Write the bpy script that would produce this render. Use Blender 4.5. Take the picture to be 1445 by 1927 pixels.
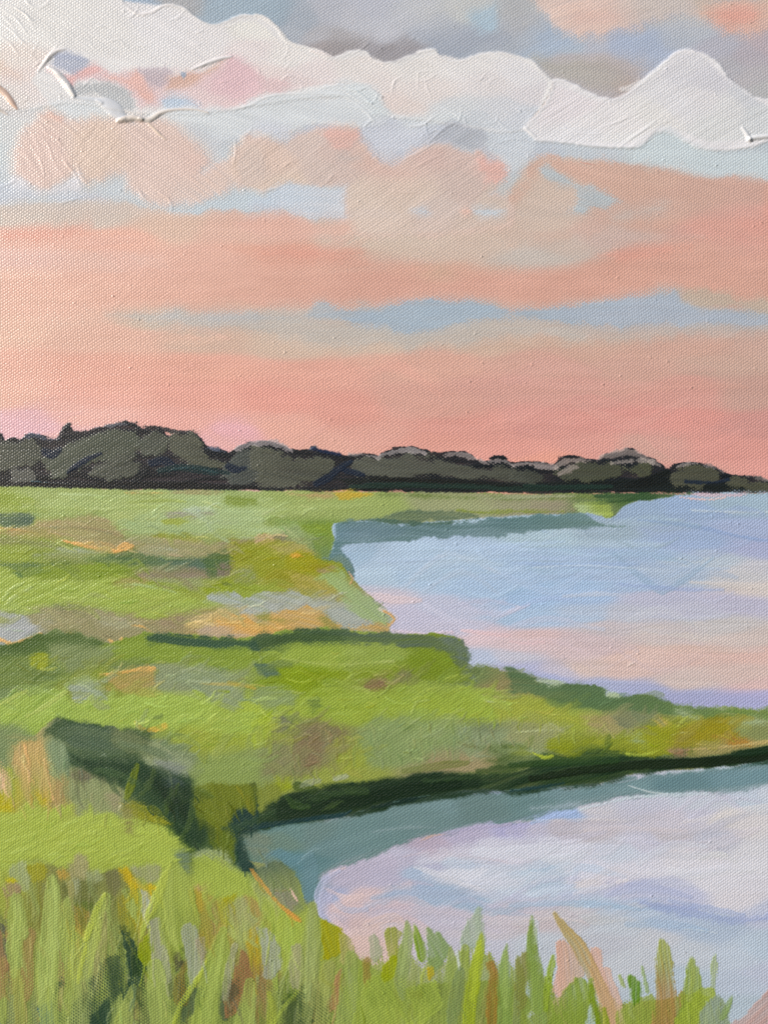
import bpy, math
import numpy as np
from math import radians, sin, cos

for _o in list(bpy.data.objects):
    bpy.data.objects.remove(_o)
SC = bpy.context.scene
COL = SC.collection

# ------------------------------------------------------------------ camera, sky, sun, exposure
U = 0.0002                          # metres of canvas for one unit of the layout drawing
PW, PH = 1445.0, 1927.0             # the part of the canvas that the photograph frames
MARG = 39.0                         # canvas that runs on beyond the frame
BASE_Z = 1.10                       # height of the lower edge of the canvas
CZ = BASE_Z + (PH / 2 + MARG) * U   # height of the centre
HFOV = radians(46)
DIST = (PW / 2 * U) / math.tan(HFOV / 2)

cam_d = bpy.data.cameras.new('camera')
cam = bpy.data.objects.new('camera', cam_d); COL.objects.link(cam)
cam.location = (0, -DIST, CZ); cam.rotation_euler = (radians(90), 0, 0)
cam_d.sensor_fit = 'VERTICAL'
cam_d.angle_y = 2 * math.atan(math.tan(HFOV / 2) * 1024 / 767)
cam_d.clip_start = 0.01; cam_d.clip_end = 200
SC.camera = cam

SUN_EL, SUN_TILT = radians(30), radians(22)   # above the canvas plane; how far above level within that plane
to_sun = np.array([-cos(SUN_EL) * cos(SUN_TILT), -sin(SUN_EL), cos(SUN_EL) * sin(SUN_TILT)])
sun_elev = math.asin(to_sun[2]); sun_azim = math.atan2(to_sun[0], to_sun[1])

world = bpy.data.worlds.new('World'); SC.world = world; world.use_nodes = True
wn = world.node_tree; bg = wn.nodes['Background']
sky = wn.nodes.new('ShaderNodeTexSky'); sky.sky_type = 'NISHITA'; sky.sun_disc = False
sky.sun_elevation = sun_elev; sky.sun_rotation = sun_azim
wn.links.new(sky.outputs['Color'], bg.inputs['Color']); bg.inputs['Strength'].default_value = 0.10

from mathutils import Vector
sd_ = bpy.data.lights.new('sun', 'SUN'); sd_.energy = 4.5; sd_.angle = radians(0.5); sd_.color = (1.0, 0.955, 0.90)
sun = bpy.data.objects.new('sun', sd_); COL.objects.link(sun)
sun.location = (-3, -2, 4)
sun.rotation_euler = Vector(to_sun).to_track_quat('Z', 'Y').to_euler()

SC.view_settings.view_transform = 'Standard'; SC.view_settings.look = 'None'
SC.view_settings.exposure = 0.0; SC.view_settings.gamma = 1.0
LIGHT = np.array([0.965, 0.94, 0.89])   # what a white card facing the camera reflects, per channel (measured)

# ------------------------------------------------------------------ the painter's canvas, as fields
G = 1.5
NX = int((PW + 2 * MARG) / G) + 1
NY = int((PH + 2 * MARG) / G) + 1
gx = (-MARG + np.arange(NX) * G).astype(np.float32)
gy = (-MARG + np.arange(NY) * G).astype(np.float32)
RGB = np.zeros((NY, NX, 3), np.float32); RGB[:] = (226, 222, 214)
HGT = np.zeros((NY, NX), np.float32)      # paint thickness, drawing units
WEV = np.ones((NY, NX), np.float32)       # how much of the weave still shows
GLO = np.zeros((NY, NX), np.float32)      # gloss of thick paint
IDM = np.zeros((NY, NX), np.int32)
rng = np.random.default_rng(7)
WP, WQ = 8.7, 5.9                         # thread repeats of the cloth, across and down

def weave(X, Y):
    a = 2 * np.pi * X / WP + 1.6 * np.sin(Y / 61.0) + 0.9 * np.sin(Y / 23.0 + X / 140.0)
    b = 2 * np.pi * Y / WQ + 1.8 * np.sin(X / 83.0) + 0.9 * np.sin(X / 29.0 - Y / 170.0)
    return np.clip(0.5 + 0.36 * np.cos(a) * np.cos(b) + 0.14 * np.cos(2 * a), 0, 1)
XX, YY = np.meshgrid(gx, gy)
WV = weave(XX, YY).astype(np.float32)

_tab = rng.random((256, 256)).astype(np.float32)
def vnoise(u, v, s=0):
    u = u + s * 17.31; v = v + s * 9.77
    iu = np.floor(u); iv = np.floor(v)
    fu = u - iu; fv = v - iv
    fu = fu * fu * (3 - 2 * fu); fv = fv * fv * (3 - 2 * fv)
    iu = iu.astype(np.int64) & 255; iv = iv.astype(np.int64) & 255
    iu1 = (iu + 1) & 255; iv1 = (iv + 1) & 255
    a = _tab[iv, iu]; b = _tab[iv, iu1]; c = _tab[iv1, iu]; d = _tab[iv1, iu1]
    return (a * (1 - fu) + b * fu) * (1 - fv) + (c * (1 - fu) + d * fu) * fv
def sstep(a, b, x):
    t = np.clip((x - a) / (b - a), 0, 1); return t * t * (3 - 2 * t)
def col(c):
    if isinstance(c, str): c = [float(q) for q in c.split(',')]
    return np.array(c, np.float32)
def pts(s):
    if isinstance(s, str): return np.array([[float(q) for q in p.split(',')] for p in s.split()], np.float64)
    return np.array(s, np.float64)
def crom(P, closed, n=4, ten=0.5):
    N = len(P); out = []
    rngi = range(N) if closed else range(N - 1)
    for i in rngi:
        if closed: p0, p1, p2, p3 = P[i - 1], P[i], P[(i + 1) % N], P[(i + 2) % N]
        else: p0, p1, p2, p3 = P[max(i - 1, 0)], P[i], P[i + 1], P[min(i + 2, N - 1)]
        def keep(a, b, c):
            u, v = b[:2] - a[:2], c[:2] - b[:2]
            return min(1.0, max(0.0, 0.3 + 0.75 * (u @ v) / (np.hypot(*u) * np.hypot(*v) + 1e-9)))
        m1 = (p2 - p0) * ten * keep(p0, p1, p2); m2 = (p3 - p1) * ten * keep(p1, p2, p3)
        for k in range(n):
            t = k / n
            out.append((2 * t ** 3 - 3 * t * t + 1) * p1 + (t ** 3 - 2 * t * t + t) * m1 + (3 * t * t - 2 * t ** 3) * p2 + (t ** 3 - t * t) * m2)
    if not closed: out.append(P[-1])
    return np.array(out)
def resize(A, ny, nx):
    y = np.linspace(0, A.shape[0] - 1, ny); x = np.linspace(0, A.shape[1] - 1, nx)
    iy = np.minimum(y.astype(int), A.shape[0] - 2); ix = np.minimum(x.astype(int), A.shape[1] - 2)
    fy = (y - iy)[:, None]; fx = (x - ix)[None, :]
    if A.ndim == 3: fy = fy[..., None]; fx = fx[..., None]
    r0 = A[iy][:, ix] * (1 - fx) + A[iy][:, ix + 1] * fx
    r1 = A[iy + 1][:, ix] * (1 - fx) + A[iy + 1][:, ix + 1] * fx
    return (r0 * (1 - fy) + r1 * fy).astype(np.float32)
def box(x0, x1, y0, y1):
    i0 = max(0, int((x0 + MARG) / G)); i1 = min(NX, int((x1 + MARG) / G) + 2)
    j0 = max(0, int((y0 + MARG) / G)); j1 = min(NY, int((y1 + MARG) / G) + 2)
    return (i0, i1, j0, j1) if i1 - i0 > 2 and j1 - j0 > 2 else None
def sdf(P, bx):
    i0, i1, j0, j1 = bx
    nx, ny = i1 - i0, j1 - j0
    k = max(1, int(math.ceil(math.sqrt(nx * ny / 90000.0))))
    mx, my = (nx, ny) if k == 1 else (max(3, nx // k + 1), max(3, ny // k + 1))
    X, Y = np.meshgrid(np.linspace(gx[i0], gx[i1 - 1], mx), np.linspace(gy[j0], gy[j1 - 1], my))
    X = X.astype(np.float32); Y = Y.astype(np.float32)
    d2 = np.full(X.shape, 1e12, np.float32); ins = np.zeros(X.shape, bool)
    for a, b in zip(P, np.roll(P, -1, 0)):
        ex, ey = b - a
        L = ex * ex + ey * ey
        if L < 1e-9: continue
        wx = X - a[0]; wy = Y - a[1]
        t = np.clip((wx * ex + wy * ey) / L, 0, 1)
        d2 = np.minimum(d2, (wx - t * ex) ** 2 + (wy - t * ey) ** 2)
        c = (a[1] > Y) != (b[1] > Y)
        if ey != 0: ins ^= c & (X < a[0] + (Y - a[1]) * ex / ey)
    s = np.where(ins, 1, -1) * np.sqrt(d2)
    return s.astype(np.float32) if k == 1 else resize(s, ny, nx)

# ------------------------------------------------------------------ what each patch of paint belongs to
MOTIFS = []      # (name, label)
PATCH = [None]   # patch id -> (motif index, name, label)
CUR = [0]
def motif(name, label):
    MOTIFS.append((name, label)); CUR[0] = len(MOTIFS) - 1
    PATCH.append((CUR[0], None, None)); MBASE.append(len(PATCH) - 1)
MBASE = []
def back(i): CUR[0] = i
_seed = [0]
SOFT = [1.0, 0.0, 1.0, 1.0]; TEN = [0.4]; TRN = [0.15]   # how wet, how ragged and how thin the paint goes on

def lay(bx, m, c, br, bn, th, hb, er, sd, dry, op, wv, gl, part, label, thin=True):
    i0, i1, j0, j1 = bx; S = (slice(j0, j1), slice(i0, i1))
    W = WV[S]
    s = np.clip((m - (1 - W) * 0.86) / 0.22, 0, 1)
    cov = ((1 - dry) * m + dry * s) * op
    if thin and th < 0.8: cov = cov * (1 - TRN[0] * 2 * np.clip(0.75 - bn, 0, 1))
    sh = (1 + br * (bn - 0.5) * 2)[..., None]
    RGB[S] += (c * sh - RGB[S]) * cov[..., None]
    h = th + hb * (bn - 0.5) * 2 + er * np.exp(-((sd - 3.0) / 2.6) ** 2)
    HGT[S] += (HGT[S] * 0.45 + h - HGT[S]) * cov if th > 0.8 else (HGT[S] * 0.7 + h - HGT[S]) * cov
    WEV[S] += (wv - WEV[S]) * cov
    GLO[S] += (gl - GLO[S]) * cov
    if part is not None:
        PATCH.append((CUR[0], part, label)); pid = len(PATCH) - 1
    else: pid = MBASE[CUR[0]]
    if part is not False: IDM[S][m > 0.5] = pid

def P(c, p, soft=3, rag=2.5, ang=0, c2=None, g=None, br=0.02, th=0.25, hb=0.12, er=0.1, dry=0.5, op=1.0, wv=0.9,
      gl=0.0, part='brush_stroke', label=None, sharp=False, cvr=1.0, bl=70.0, bw=3.4, fr=2.0):
    """A patch of paint with a traced outline: soft edge, ragged edge, bristle direction."""
    _seed[0] += 1; sdn = _seed[0]
    Q = pts(p)
    if not sharp: Q = crom(Q, True, 4, TEN[0])
    soft = soft * SOFT[0] + SOFT[1]; rag = rag * SOFT[2]; fr = fr * SOFT[3]
    pad = soft + rag + 6
    bx = box(Q[:, 0].min() - pad, Q[:, 0].max() + pad, Q[:, 1].min() - pad, Q[:, 1].max() + pad)
    if bx is None: return
    i0, i1, j0, j1 = bx
    sd = sdf(Q, bx)
    X = XX[j0:j1, i0:i1]; Y = YY[j0:j1, i0:i1]
    ca, sa = cos(radians(ang)), sin(radians(ang))
    wob = 14 * (vnoise(X / 90, Y / 90, sdn) - 0.5)
    u = X * ca + Y * sa; v = -X * sa + Y * ca + wob
    bn = 0.6 * vnoise(u / bl, v / bw, sdn) + 0.4 * vnoise(u / (bl * .6), v / (bw * 2.4), sdn + 3)
    n = (vnoise(X / 7, Y / 7, sdn + 5) - .5) * 0.9 + (vnoise(X / 22, Y / 22, sdn + 8) - .5) * 1.5 + (vnoise(X / 48, Y / 40, sdn + 9) - .5) * 1.2
    sd2 = sd + rag * n + fr * (bn - 0.5)
    m = sstep(-soft, soft, sd2) * cvr
    if cvr < 1: m = m * (0.7 + 0.6 * vnoise(u / 46, v / 13, sdn + 6))
    cc = col(c)
    if c2 is not None:
        if g is None: g = (Q[:, 0].min(), Q[:, 1].mean(), Q[:, 0].max(), Q[:, 1].mean())
        dx, dy = g[2] - g[0], g[3] - g[1]
        t = ((X - g[0]) * dx + (Y - g[1]) * dy) / (dx * dx + dy * dy) + 0.5 * (bn - 0.5)
        t = sstep(0, 1, t)[..., None]
        cc = col(c) * (1 - t) + col(c2) * t
    cc = cc + ((vnoise(X / 34, Y / 26, sdn + 11) - .5) * 5 + (vnoise(u / 120, v / 12, sdn + 4) - .5) * 5)[..., None]
    lay(bx, m, cc, br, bn, th, hb, er, sd2, dry, op, wv, gl, part, label)

def B(c, p, soft=2.5, rag=2.0, c2=None, br=0.03, th=0.35, hb=0.2, er=0.15, dry=0.5, op=1.0, wv=0.85, gl=0.0,
      part='brush_stroke', label=None, bl=60.0, bw=2.8, fr=2.0):
    """One pull of the brush along a path x,y,width: bristle lines follow the path."""
    _seed[0] += 1; sdn = _seed[0]
    Q = crom(pts(p), False, 5)
    r = Q[:, 2].max() / 2; pad = soft + rag + 5 + r
    bx = box(Q[:, 0].min() - pad, Q[:, 0].max() + pad, Q[:, 1].min() - pad, Q[:, 1].max() + pad)
    if bx is None: return
    i0, i1, j0, j1 = bx
    X = XX[j0:j1, i0:i1]; Y = YY[j0:j1, i0:i1]
    best = np.full(X.shape, 1e9, np.float32); U_ = np.zeros_like(X); V = np.zeros_like(X); Wd = np.zeros_like(X)
    L0 = 0.0; seg = np.hypot(*(Q[1:, :2] - Q[:-1, :2]).T); LT = max(seg.sum(), 1e-6)
    for a, b, l in zip(Q[:-1], Q[1:], seg):
        if l < 1e-6: continue
        ex, ey = (b[:2] - a[:2]) / l
        wx = X - a[0]; wy = Y - a[1]
        t = np.clip(wx * ex + wy * ey, 0, l)
        d = np.hypot(wx - t * ex, wy - t * ey)
        w = (a[2] + (b[2] - a[2]) * t / l) / 2
        k = (d - w) < best
        best = np.where(k, d - w, best); U_ = np.where(k, L0 + t, U_)
        V = np.where(k, d * np.sign(wy * ex - wx * ey), V)
        L0 += l
    bn = 0.65 * vnoise(U_ / bl, V / bw, sdn) + 0.35 * vnoise(U_ / (bl * 1.5), V / (bw * 2.2), sdn + 3)
    n = (vnoise(X / 6, Y / 6, sdn + 5) - .5) * 1.0 + (vnoise(X / 18, Y / 18, sdn + 8) - .5) * 1.2
    sd = -best + rag * n + fr * (bn - 0.5)
    m = sstep(-soft, soft, sd)
    cc = col(c)
    if c2 is not None:
        t = sstep(0, 1, U_ / LT + 0.4 * (bn - .5))[..., None]
        cc = col(c) * (1 - t) + col(c2) * t
    cc = cc + ((vnoise(X / 30, Y / 30, sdn + 11) - .5) * 5)[..., None]
    lay(bx, m, cc, br, bn, th, hb, er, sd, dry, op, wv, gl, part, label)

def R(c, p, hgt=4.0, soft=2.0, op=0.9, gl=0.7, part='paint_ridge', label=None, rag=0.8, wv=0.1, er=0):
    """A raised ridge of thick paint."""
    hgt = hgt * (0.55 if hgt > 1.1 else 0.75)
    _seed[0] += 1; sdn = _seed[0]
    Q = crom(pts(p), False, 5)
    r = Q[:, 2].max() / 2; pad = r + 8
    bx = box(Q[:, 0].min() - pad, Q[:, 0].max() + pad, Q[:, 1].min() - pad, Q[:, 1].max() + pad)
    if bx is None: return
    i0, i1, j0, j1 = bx; S = (slice(j0, j1), slice(i0, i1))
    X = XX[S]; Y = YY[S]
    prof = np.zeros_like(X)
    for a, b in zip(Q[:-1], Q[1:]):
        e = b[:2] - a[:2]; l = np.hypot(*e)
        if l < 1e-6: continue
        wx = X - a[0]; wy = Y - a[1]
        t = np.clip((wx * e[0] + wy * e[1]) / (l * l), 0, 1)
        d = np.hypot(wx - t * e[0], wy - t * e[1]) + rag * (vnoise(X / 9, Y / 9, sdn) - .5)
        w = np.maximum((a[2] + (b[2] - a[2]) * t) / 2, 0.6)
        prof = np.maximum(prof, np.clip(1 - (d / (w * 1.15)) ** 2, 0, 1) * np.minimum(1, w / (r + 1e-6) + 0.15))
    m = sstep(0.0, 0.45, prof)
    HGT[S] += hgt * prof * (0.8 + 0.4 * vnoise(X / 16, Y / 16, sdn + 2))
    if c is not None: RGB[S] += (col(c) - RGB[S]) * (m * op)[..., None]
    WEV[S] += (wv - WEV[S]) * m; GLO[S] += (gl - GLO[S]) * m
    if part:
        PATCH.append((CUR[0], part, label)); IDM[S][m > 0.5] = len(PATCH) - 1

def F(spec, ax=140.0, ay=60.0, p=3.4, clip=None, soft=3, rag=2, dry=0.5, br=0.012, ang=0, th=0.2, hb=0.1, part=None, wob=26, bl=120, bw=4, op=1.0, er=0.05, label=None):
    """Wet paint blended between spots of colour 'x,y,r,g,b', inside an optional outline."""
    _seed[0] += 1; sdn = _seed[0]
    K = np.array([[float(q) for q in s.split(',')] for s in spec.split()])
    if clip is None: Q = None; bx = (0, NX, 0, NY)
    else:
        Q = crom(pts(clip), True, 4, 0.35); pad = soft + rag + 6
        bx = box(Q[:, 0].min() - pad, Q[:, 0].max() + pad, Q[:, 1].min() - pad, Q[:, 1].max() + pad)
    i0, i1, j0, j1 = bx
    X = XX[j0:j1, i0:i1]; Y = YY[j0:j1, i0:i1]
    ny, nx = X.shape; k = 4
    x = np.linspace(gx[i0], gx[i1 - 1], nx // k + 2); y = np.linspace(gy[j0], gy[j1 - 1], ny // k + 2)
    x, y = np.meshgrid(x, y)
    x2 = x + wob * 3 * (vnoise(x / 160, y / 70, sdn) - .5); y2 = y + wob * (vnoise(x / 190, y / 60, sdn + 2) - .5) + 6 * (vnoise(x / 60, y / 14, sdn + 7) - .5)
    num = np.zeros(x.shape + (3,)); den = np.zeros(x.shape)
    for q in K:
        w = 1.0 / (((x2 - q[0]) / ax) ** 2 + ((y2 - q[1]) / ay) ** 2 + 0.05) ** p
        num += w[..., None] * q[2:5]; den += w
    c = resize((num / den[..., None]).astype(np.float32), ny, nx)
    ca, sa = cos(radians(ang)), sin(radians(ang))
    u = X * ca + Y * sa; v = -X * sa + Y * ca + 18 * (vnoise(X / 150, Y / 150, sdn) - .5)
    bn = 0.6 * vnoise(u / bl, v / bw, sdn) + 0.4 * vnoise(u / bl, v / (bw * 2.5), sdn + 3)
    if Q is None: sd = np.full(X.shape, 99, np.float32)
    else:
        n = (vnoise(X / 7, Y / 7, sdn + 5) - .5) * 0.9 + (vnoise(X / 22, Y / 22, sdn + 8) - .5) * 1.5
        sd = sdf(Q, bx) + rag * n
    m = sstep(-soft, soft, sd)
    c = c + ((vnoise(u / 130, v / 14, sdn + 4) - .5) * 5)[..., None]
    lay(bx, m, c, br, bn, th, hb, er, sd, dry, op, 0.92, 0.0, part, label, False)

def D(region, n, length, width, ang, jit=7, op=0.55, spread=14, dry=0.6, seed=1, th=0.3, soft=3, lift=0):
    """Loose dabs that drag the colour already there a little further."""
    r = np.random.default_rng(seed)
    Q = pts(region); x0, y0 = Q.min(0); x1, y1 = Q.max(0)
    def inside(x, y):
        f = False
        for a, b in zip(Q, np.roll(Q, -1, 0)):
            if (a[1] > y) != (b[1] > y) and x < a[0] + (y - a[1]) * (b[0] - a[0]) / (b[1] - a[1]): f = not f
        return f
    k = 0; tries = 0
    while k < n and tries < n * 20:
        tries += 1
        x, y = r.uniform(x0, x1), r.uniform(y0, y1)
        if not inside(x, y): continue
        k += 1
        i = int(np.clip((x + MARG) / G, 0, NX - 1)); j = int(np.clip((y + MARG) / G, 0, NY - 1))
        c = RGB[max(0, j - 3):j + 4, max(0, i - 3):i + 4].mean((0, 1)) + r.normal(0, jit, 3) * (0.35, 0.3, 0.4) + r.normal(0, jit * .7) + lift
        a = radians(ang + r.normal(0, spread)); l = length * r.uniform(.6, 1.4); w = width * r.uniform(.6, 1.3)
        bend = r.normal(0, .12) * l
        if not inside(x + cos(a) * l, y + sin(a) * l): continue
        q = [[x, y, w * .7], [x + cos(a) * l * .5 - sin(a) * bend, y + sin(a) * l * .5 + cos(a) * bend, w], [x + cos(a) * l, y + sin(a) * l, w * .4]]
        B(c, q, soft=soft, rag=min(2.5, soft), op=op, dry=dry, part=False, th=th)

def DULL(x0, x1, y0, y1, k, fade=20):
    """Glaze a stretch of still wet paint towards its own grey."""
    bx = box(x0, x1, y0, y1); i0, i1, j0, j1 = bx; S = (slice(j0, j1), slice(i0, i1))
    X = XX[S]; Y = YY[S]
    w = (sstep(x0 - 1, x0 + fade, X) * (1 - sstep(x1 - fade, x1 + 1, X)) * sstep(y0 - 1, y0 + fade, Y) * (1 - sstep(y1 - fade, y1 + 1, Y)) * k)[..., None]
    g = RGB[S].mean(-1, keepdims=True)
    RGB[S] += (g - RGB[S]) * w

def TINT(n0, n1, f):
    """Re-mix the pigment of some motifs (counted in the order they were begun)."""
    ok = np.array([p is not None and n0 <= p[0] <= n1 for p in PATCH])
    m = blur1(ok[IDM].astype(np.float32))[..., None]
    RGB[...] = RGB * (1 + (np.array(f, np.float32) - 1) * m)
def blur1(A):
    for _ in range(6):
        A = (np.roll(A, 1, 0) + 2 * A + np.roll(A, -1, 0)) / 4; A = (np.roll(A, 1, 1) + 2 * A + np.roll(A, -1, 1)) / 4
    return A
# ------------------------------------------------------------------ the sky
SOFT[:] = [1.3, 1.0, 1.3, 1.5]
motif('painted_sky', 'peach and blue evening sky painted across the upper half')
F('''0,395,206,196,186 150,400,206,193,182 300,420,216,186,168 480,430,220,182,166 650,440,206,190,176 820,430,204,188,174 960,430,204,184,170
0,440,226,182,166 200,440,226,178,160 0,490,226,188,176 200,500,222,184,170 400,490,220,176,160 520,475,220,162,142 640,480,208,178,162 800,480,204,180,166
0,540,230,190,172 200,550,226,180,162 400,560,220,174,156 560,540,214,168,150 700,540,213,166,150 840,510,207,170,150 900,540,212,165,148 1000,470,197,184,174 1050,540,210,163,146 1180,520,208,162,144
1300,500,206,164,148 1440,480,208,166,152 1440,560,202,160,144 1300,540,206,162,146
0,590,228,190,170 120,590,224,186,168 300,600,206,184,166 0,630,228,188,168 200,640,222,180,162 400,640,208,178,160 560,645,206,182,164 700,650,204,180,162 900,650,203,176,158 1100,650,202,166,150 1300,650,202,164,150 1440,650,196,166,154
0,690,228,178,160 200,700,226,172,154 400,700,222,168,150 600,700,220,166,150 800,690,213,168,152 1000,690,206,164,150 1200,690,204,164,150 1360,690,196,166,152
0,750,230,182,164 200,750,228,172,156 400,745,225,166,151 500,750,222,159,145 650,770,218,158,144 800,760,210,162,148 950,740,208,160,148 1100,740,206,158,146 1300,740,209,157,146 1440,740,196,158,146
0,800,226,182,186 70,795,224,180,186 160,780,230,180,168 330,800,226,170,158 420,810,224,172,176 500,800,226,172,156 700,810,217,163,149 850,800,216,156,144 1000,790,213,156,146 1150,790,215,153,143 1300,780,215,153,143 1440,800,204,150,142
150,830,226,180,176 600,830,222,170,154 800,830,218,158,144 950,850,220,158,146 1100,840,214,156,145 1250,850,204,160,148 1380,840,215,155,145 1440,870,218,157,147
400,850,224,174,172 1000,870,224,160,142 1300,880,212,158,146''', ax=150, ay=48, wob=22, br=0.012)
D('0,420 1445,430 1445,830 0,800', 90, 210, 26, 0, jit=3.5, op=0.35, spread=3, seed=3)
SOFT[:] = [2.4, 4.0, 1.8, 2.0]
# bands of the middle sky
P('226,180,162', '-60,560 0,520 150,510 320,496 400,486 480,476 560,468 640,475 720,482 800,490 880,500 963,506 1050,503 1110,491 1170,466 1225,456 1300,460 1400,470 1490,470 1490,600 1400,600 1290,560 1230,552 1170,562 1060,575 963,580 910,570 830,560 780,563 730,570 640,576 560,577 480,574 400,584 300,588 200,586 100,600 -60,610', soft=12, rag=5, op=0.8, label='broad coral band', c2='210,163,147', g=(100,520,760,520), dry=.35)
P('186,182,176', '200,592 280,590 330,578 370,588 430,584 482,582 560,577 600,568 640,577 680,575 730,571 780,564 830,561 880,563 910,571 963,580 1010,577 1060,575 1110,565 1170,562 1230,552 1240,546 1275,547 1310,565 1400,580 1490,588 1490,632 1400,628 1300,632 1200,640 1100,642 1000,636 920,640 860,652 780,655 700,650 640,652 560,640 480,625 400,620 300,608', soft=8, rag=4, op=.85, label='grey beige edge of the blue band', dry=.5)
P('184,183,182', '400,598 480,592 560,594 580,586 600,576 640,580 690,578 740,574 790,567 840,563 890,565 920,573 963,581 1010,578 1060,576 1110,567 1170,563 1225,553 1245,547 1275,549 1285,566 1360,578 1490,590 1490,616 1400,616 1330,615 1260,614 1200,616 1150,617 1080,612 1020,603 963,597 910,600 870,611 830,622 780,624 740,621 690,613 640,602 570,598 500,604', soft=4, rag=4, c2='164,178,191', g=(480,590,720,590), label='slate blue band', dry=.75)
P('172,179,192', '1040,590 1120,572 1225,558 1275,552 1300,570 1490,594 1490,612 1300,612 1150,612', soft=10, op=.6, part=None)
P('165,182,196', '700,580 780,568 850,566 910,574 950,583 910,596 860,612 800,620 740,614 690,600', soft=9, op=.5, part=None)
P('188,172,156', '1275,545 1310,544 1360,550 1420,562 1490,568 1490,592 1440,590 1370,582 1310,574 1284,564', soft=5, rag=4, label='tan scrap of cloud')
P('186,188,190', '290,596 320,586 345,588 380,594 482,588 482,602 420,606 350,606', soft=7, op=.7, part=None)
P('203,172,150', '790,512 830,498 855,510 850,524 810,522', soft=9, op=.7, part=None)
P('206,168,152', '1120,640 1300,640 1445,632 1445,672 1300,700 1200,690', soft=22, op=.5, part=None)
P('226,164,146', '0,436 60,430 120,424 162,420 150,436 100,446 0,452', soft=8, rag=5, op=.7)
P('194,186,178', '963,458 1040,440 1140,430 1260,424 1290,440 1220,458 1170,464 1110,488 1050,502 963,505 900,496', soft=10, op=.8, label='grey mauve veil')
P('196,176,172', '1090,455 1150,435 1230,418 1300,420 1280,440 1180,456 1120,474', soft=12, op=.6, part=None)
P('218,158,142', '1120,482 1170,464 1215,457 1262,456 1300,464 1250,478 1180,490', soft=5, rag=3, op=.7)
P('220,156,138', '485,480 530,466 600,470 680,474 640,486 560,488', soft=8, rag=3, op=.6, part=None)
P('214,154,144', '1340,440 1445,420 1490,420 1490,480 1445,470 1380,462', soft=16, op=.7, part=None)

SOFT[:] = [2.6, 5.0, 2.2, 3.0]
# pale blue ground behind the clouds
F('''0,380,196,198,200 150,380,194,202,208 300,385,188,200,208 470,390,190,202,210 0,330,196,202,206 60,300,200,206,208 20,230,206,208,208 450,330,194,202,208 300,250,194,200,204 420,240,192,198,204
560,380,190,204,214 640,400,190,203,212 700,260,188,194,208 780,260,190,196,208 900,280,186,194,204 960,330,190,196,200 1000,290,188,196,206 1100,290,190,198,205 1250,290,192,202,206 1440,300,188,198,204 1000,330,196,194,190 1040,340,200,188,178
60,200,208,206,206 0,120,214,208,204''', clip='-60,190 200,190 480,180 760,200 1000,225 1200,240 1500,230 1500,340 1400,338 1340,338 1260,322 1150,306 1050,298 1003,305 970,345 960,400 880,400 760,392 650,412 580,412 540,400 482,400 400,398 360,404 310,401 250,386 200,376 120,378 0,392 -60,395', soft=10, rag=5, ax=110, ay=40, part=None, dry=.6)
P('204,186,174', '-50,380 60,376 130,372 200,374 250,384 300,398 260,412 150,416 0,414 -50,412', soft=10, rag=4, op=.8, part='brush_stroke')
# pink shelf at the right
P('210,172,154', '963,362 990,330 1003,304 1020,297 1050,296 1100,301 1150,305 1210,312 1260,320 1310,331 1340,336 1370,327 1400,330 1440,336 1490,338 1490,440 1400,450 1300,430 1200,425 1100,440 1040,455 963,470 930,440 940,395', soft=5, rag=5, c2='206,166,150', label='peach cloud shelf', dry=.6, ang=12)
F('''1000,360,204,188,174 1040,400,202,188,176 1060,450,200,180,168 1100,310,212,172,154 1200,330,208,170,152 1300,360,206,166,150 1440,360,206,164,150 1440,430,216,158,146 1350,440,212,160,148 1250,400,206,168,152 1150,440,200,174,164 1180,340,208,168,150 960,440,200,184,172 1000,480,194,184,176 900,440,204,184,170 900,400,206,186,170 760,420,207,190,176 700,460,206,186,170''', clip='680,400 940,395 1000,345 1040,310 1440,345 1490,360 1490,450 1300,450 1150,470 1000,500 800,490 690,470', soft=22, ax=90, ay=40, op=.75, ang=14)
P('178,186,190', '1022,314 1040,318 1066,333 1092,346 1112,355 1142,365 1174,373 1183,379 1160,389 1120,393 1098,400 1070,404 1082,388 1086,357 1052,345 1030,330', soft=3.5, rag=4, label='slate blue chink in the peach cloud', dry=.7, ang=15)
P('190,184,178', '1150,402 1190,392 1250,386 1240,398 1190,412 1155,416', soft=9, op=.7, part=None)
R('206,158,142', '1092,305,2 1108,308,3 1120,310,2', hgt=1.2, part=None)

SOFT[:] = [2.8, 6.0, 2.2, 3.0]
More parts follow.
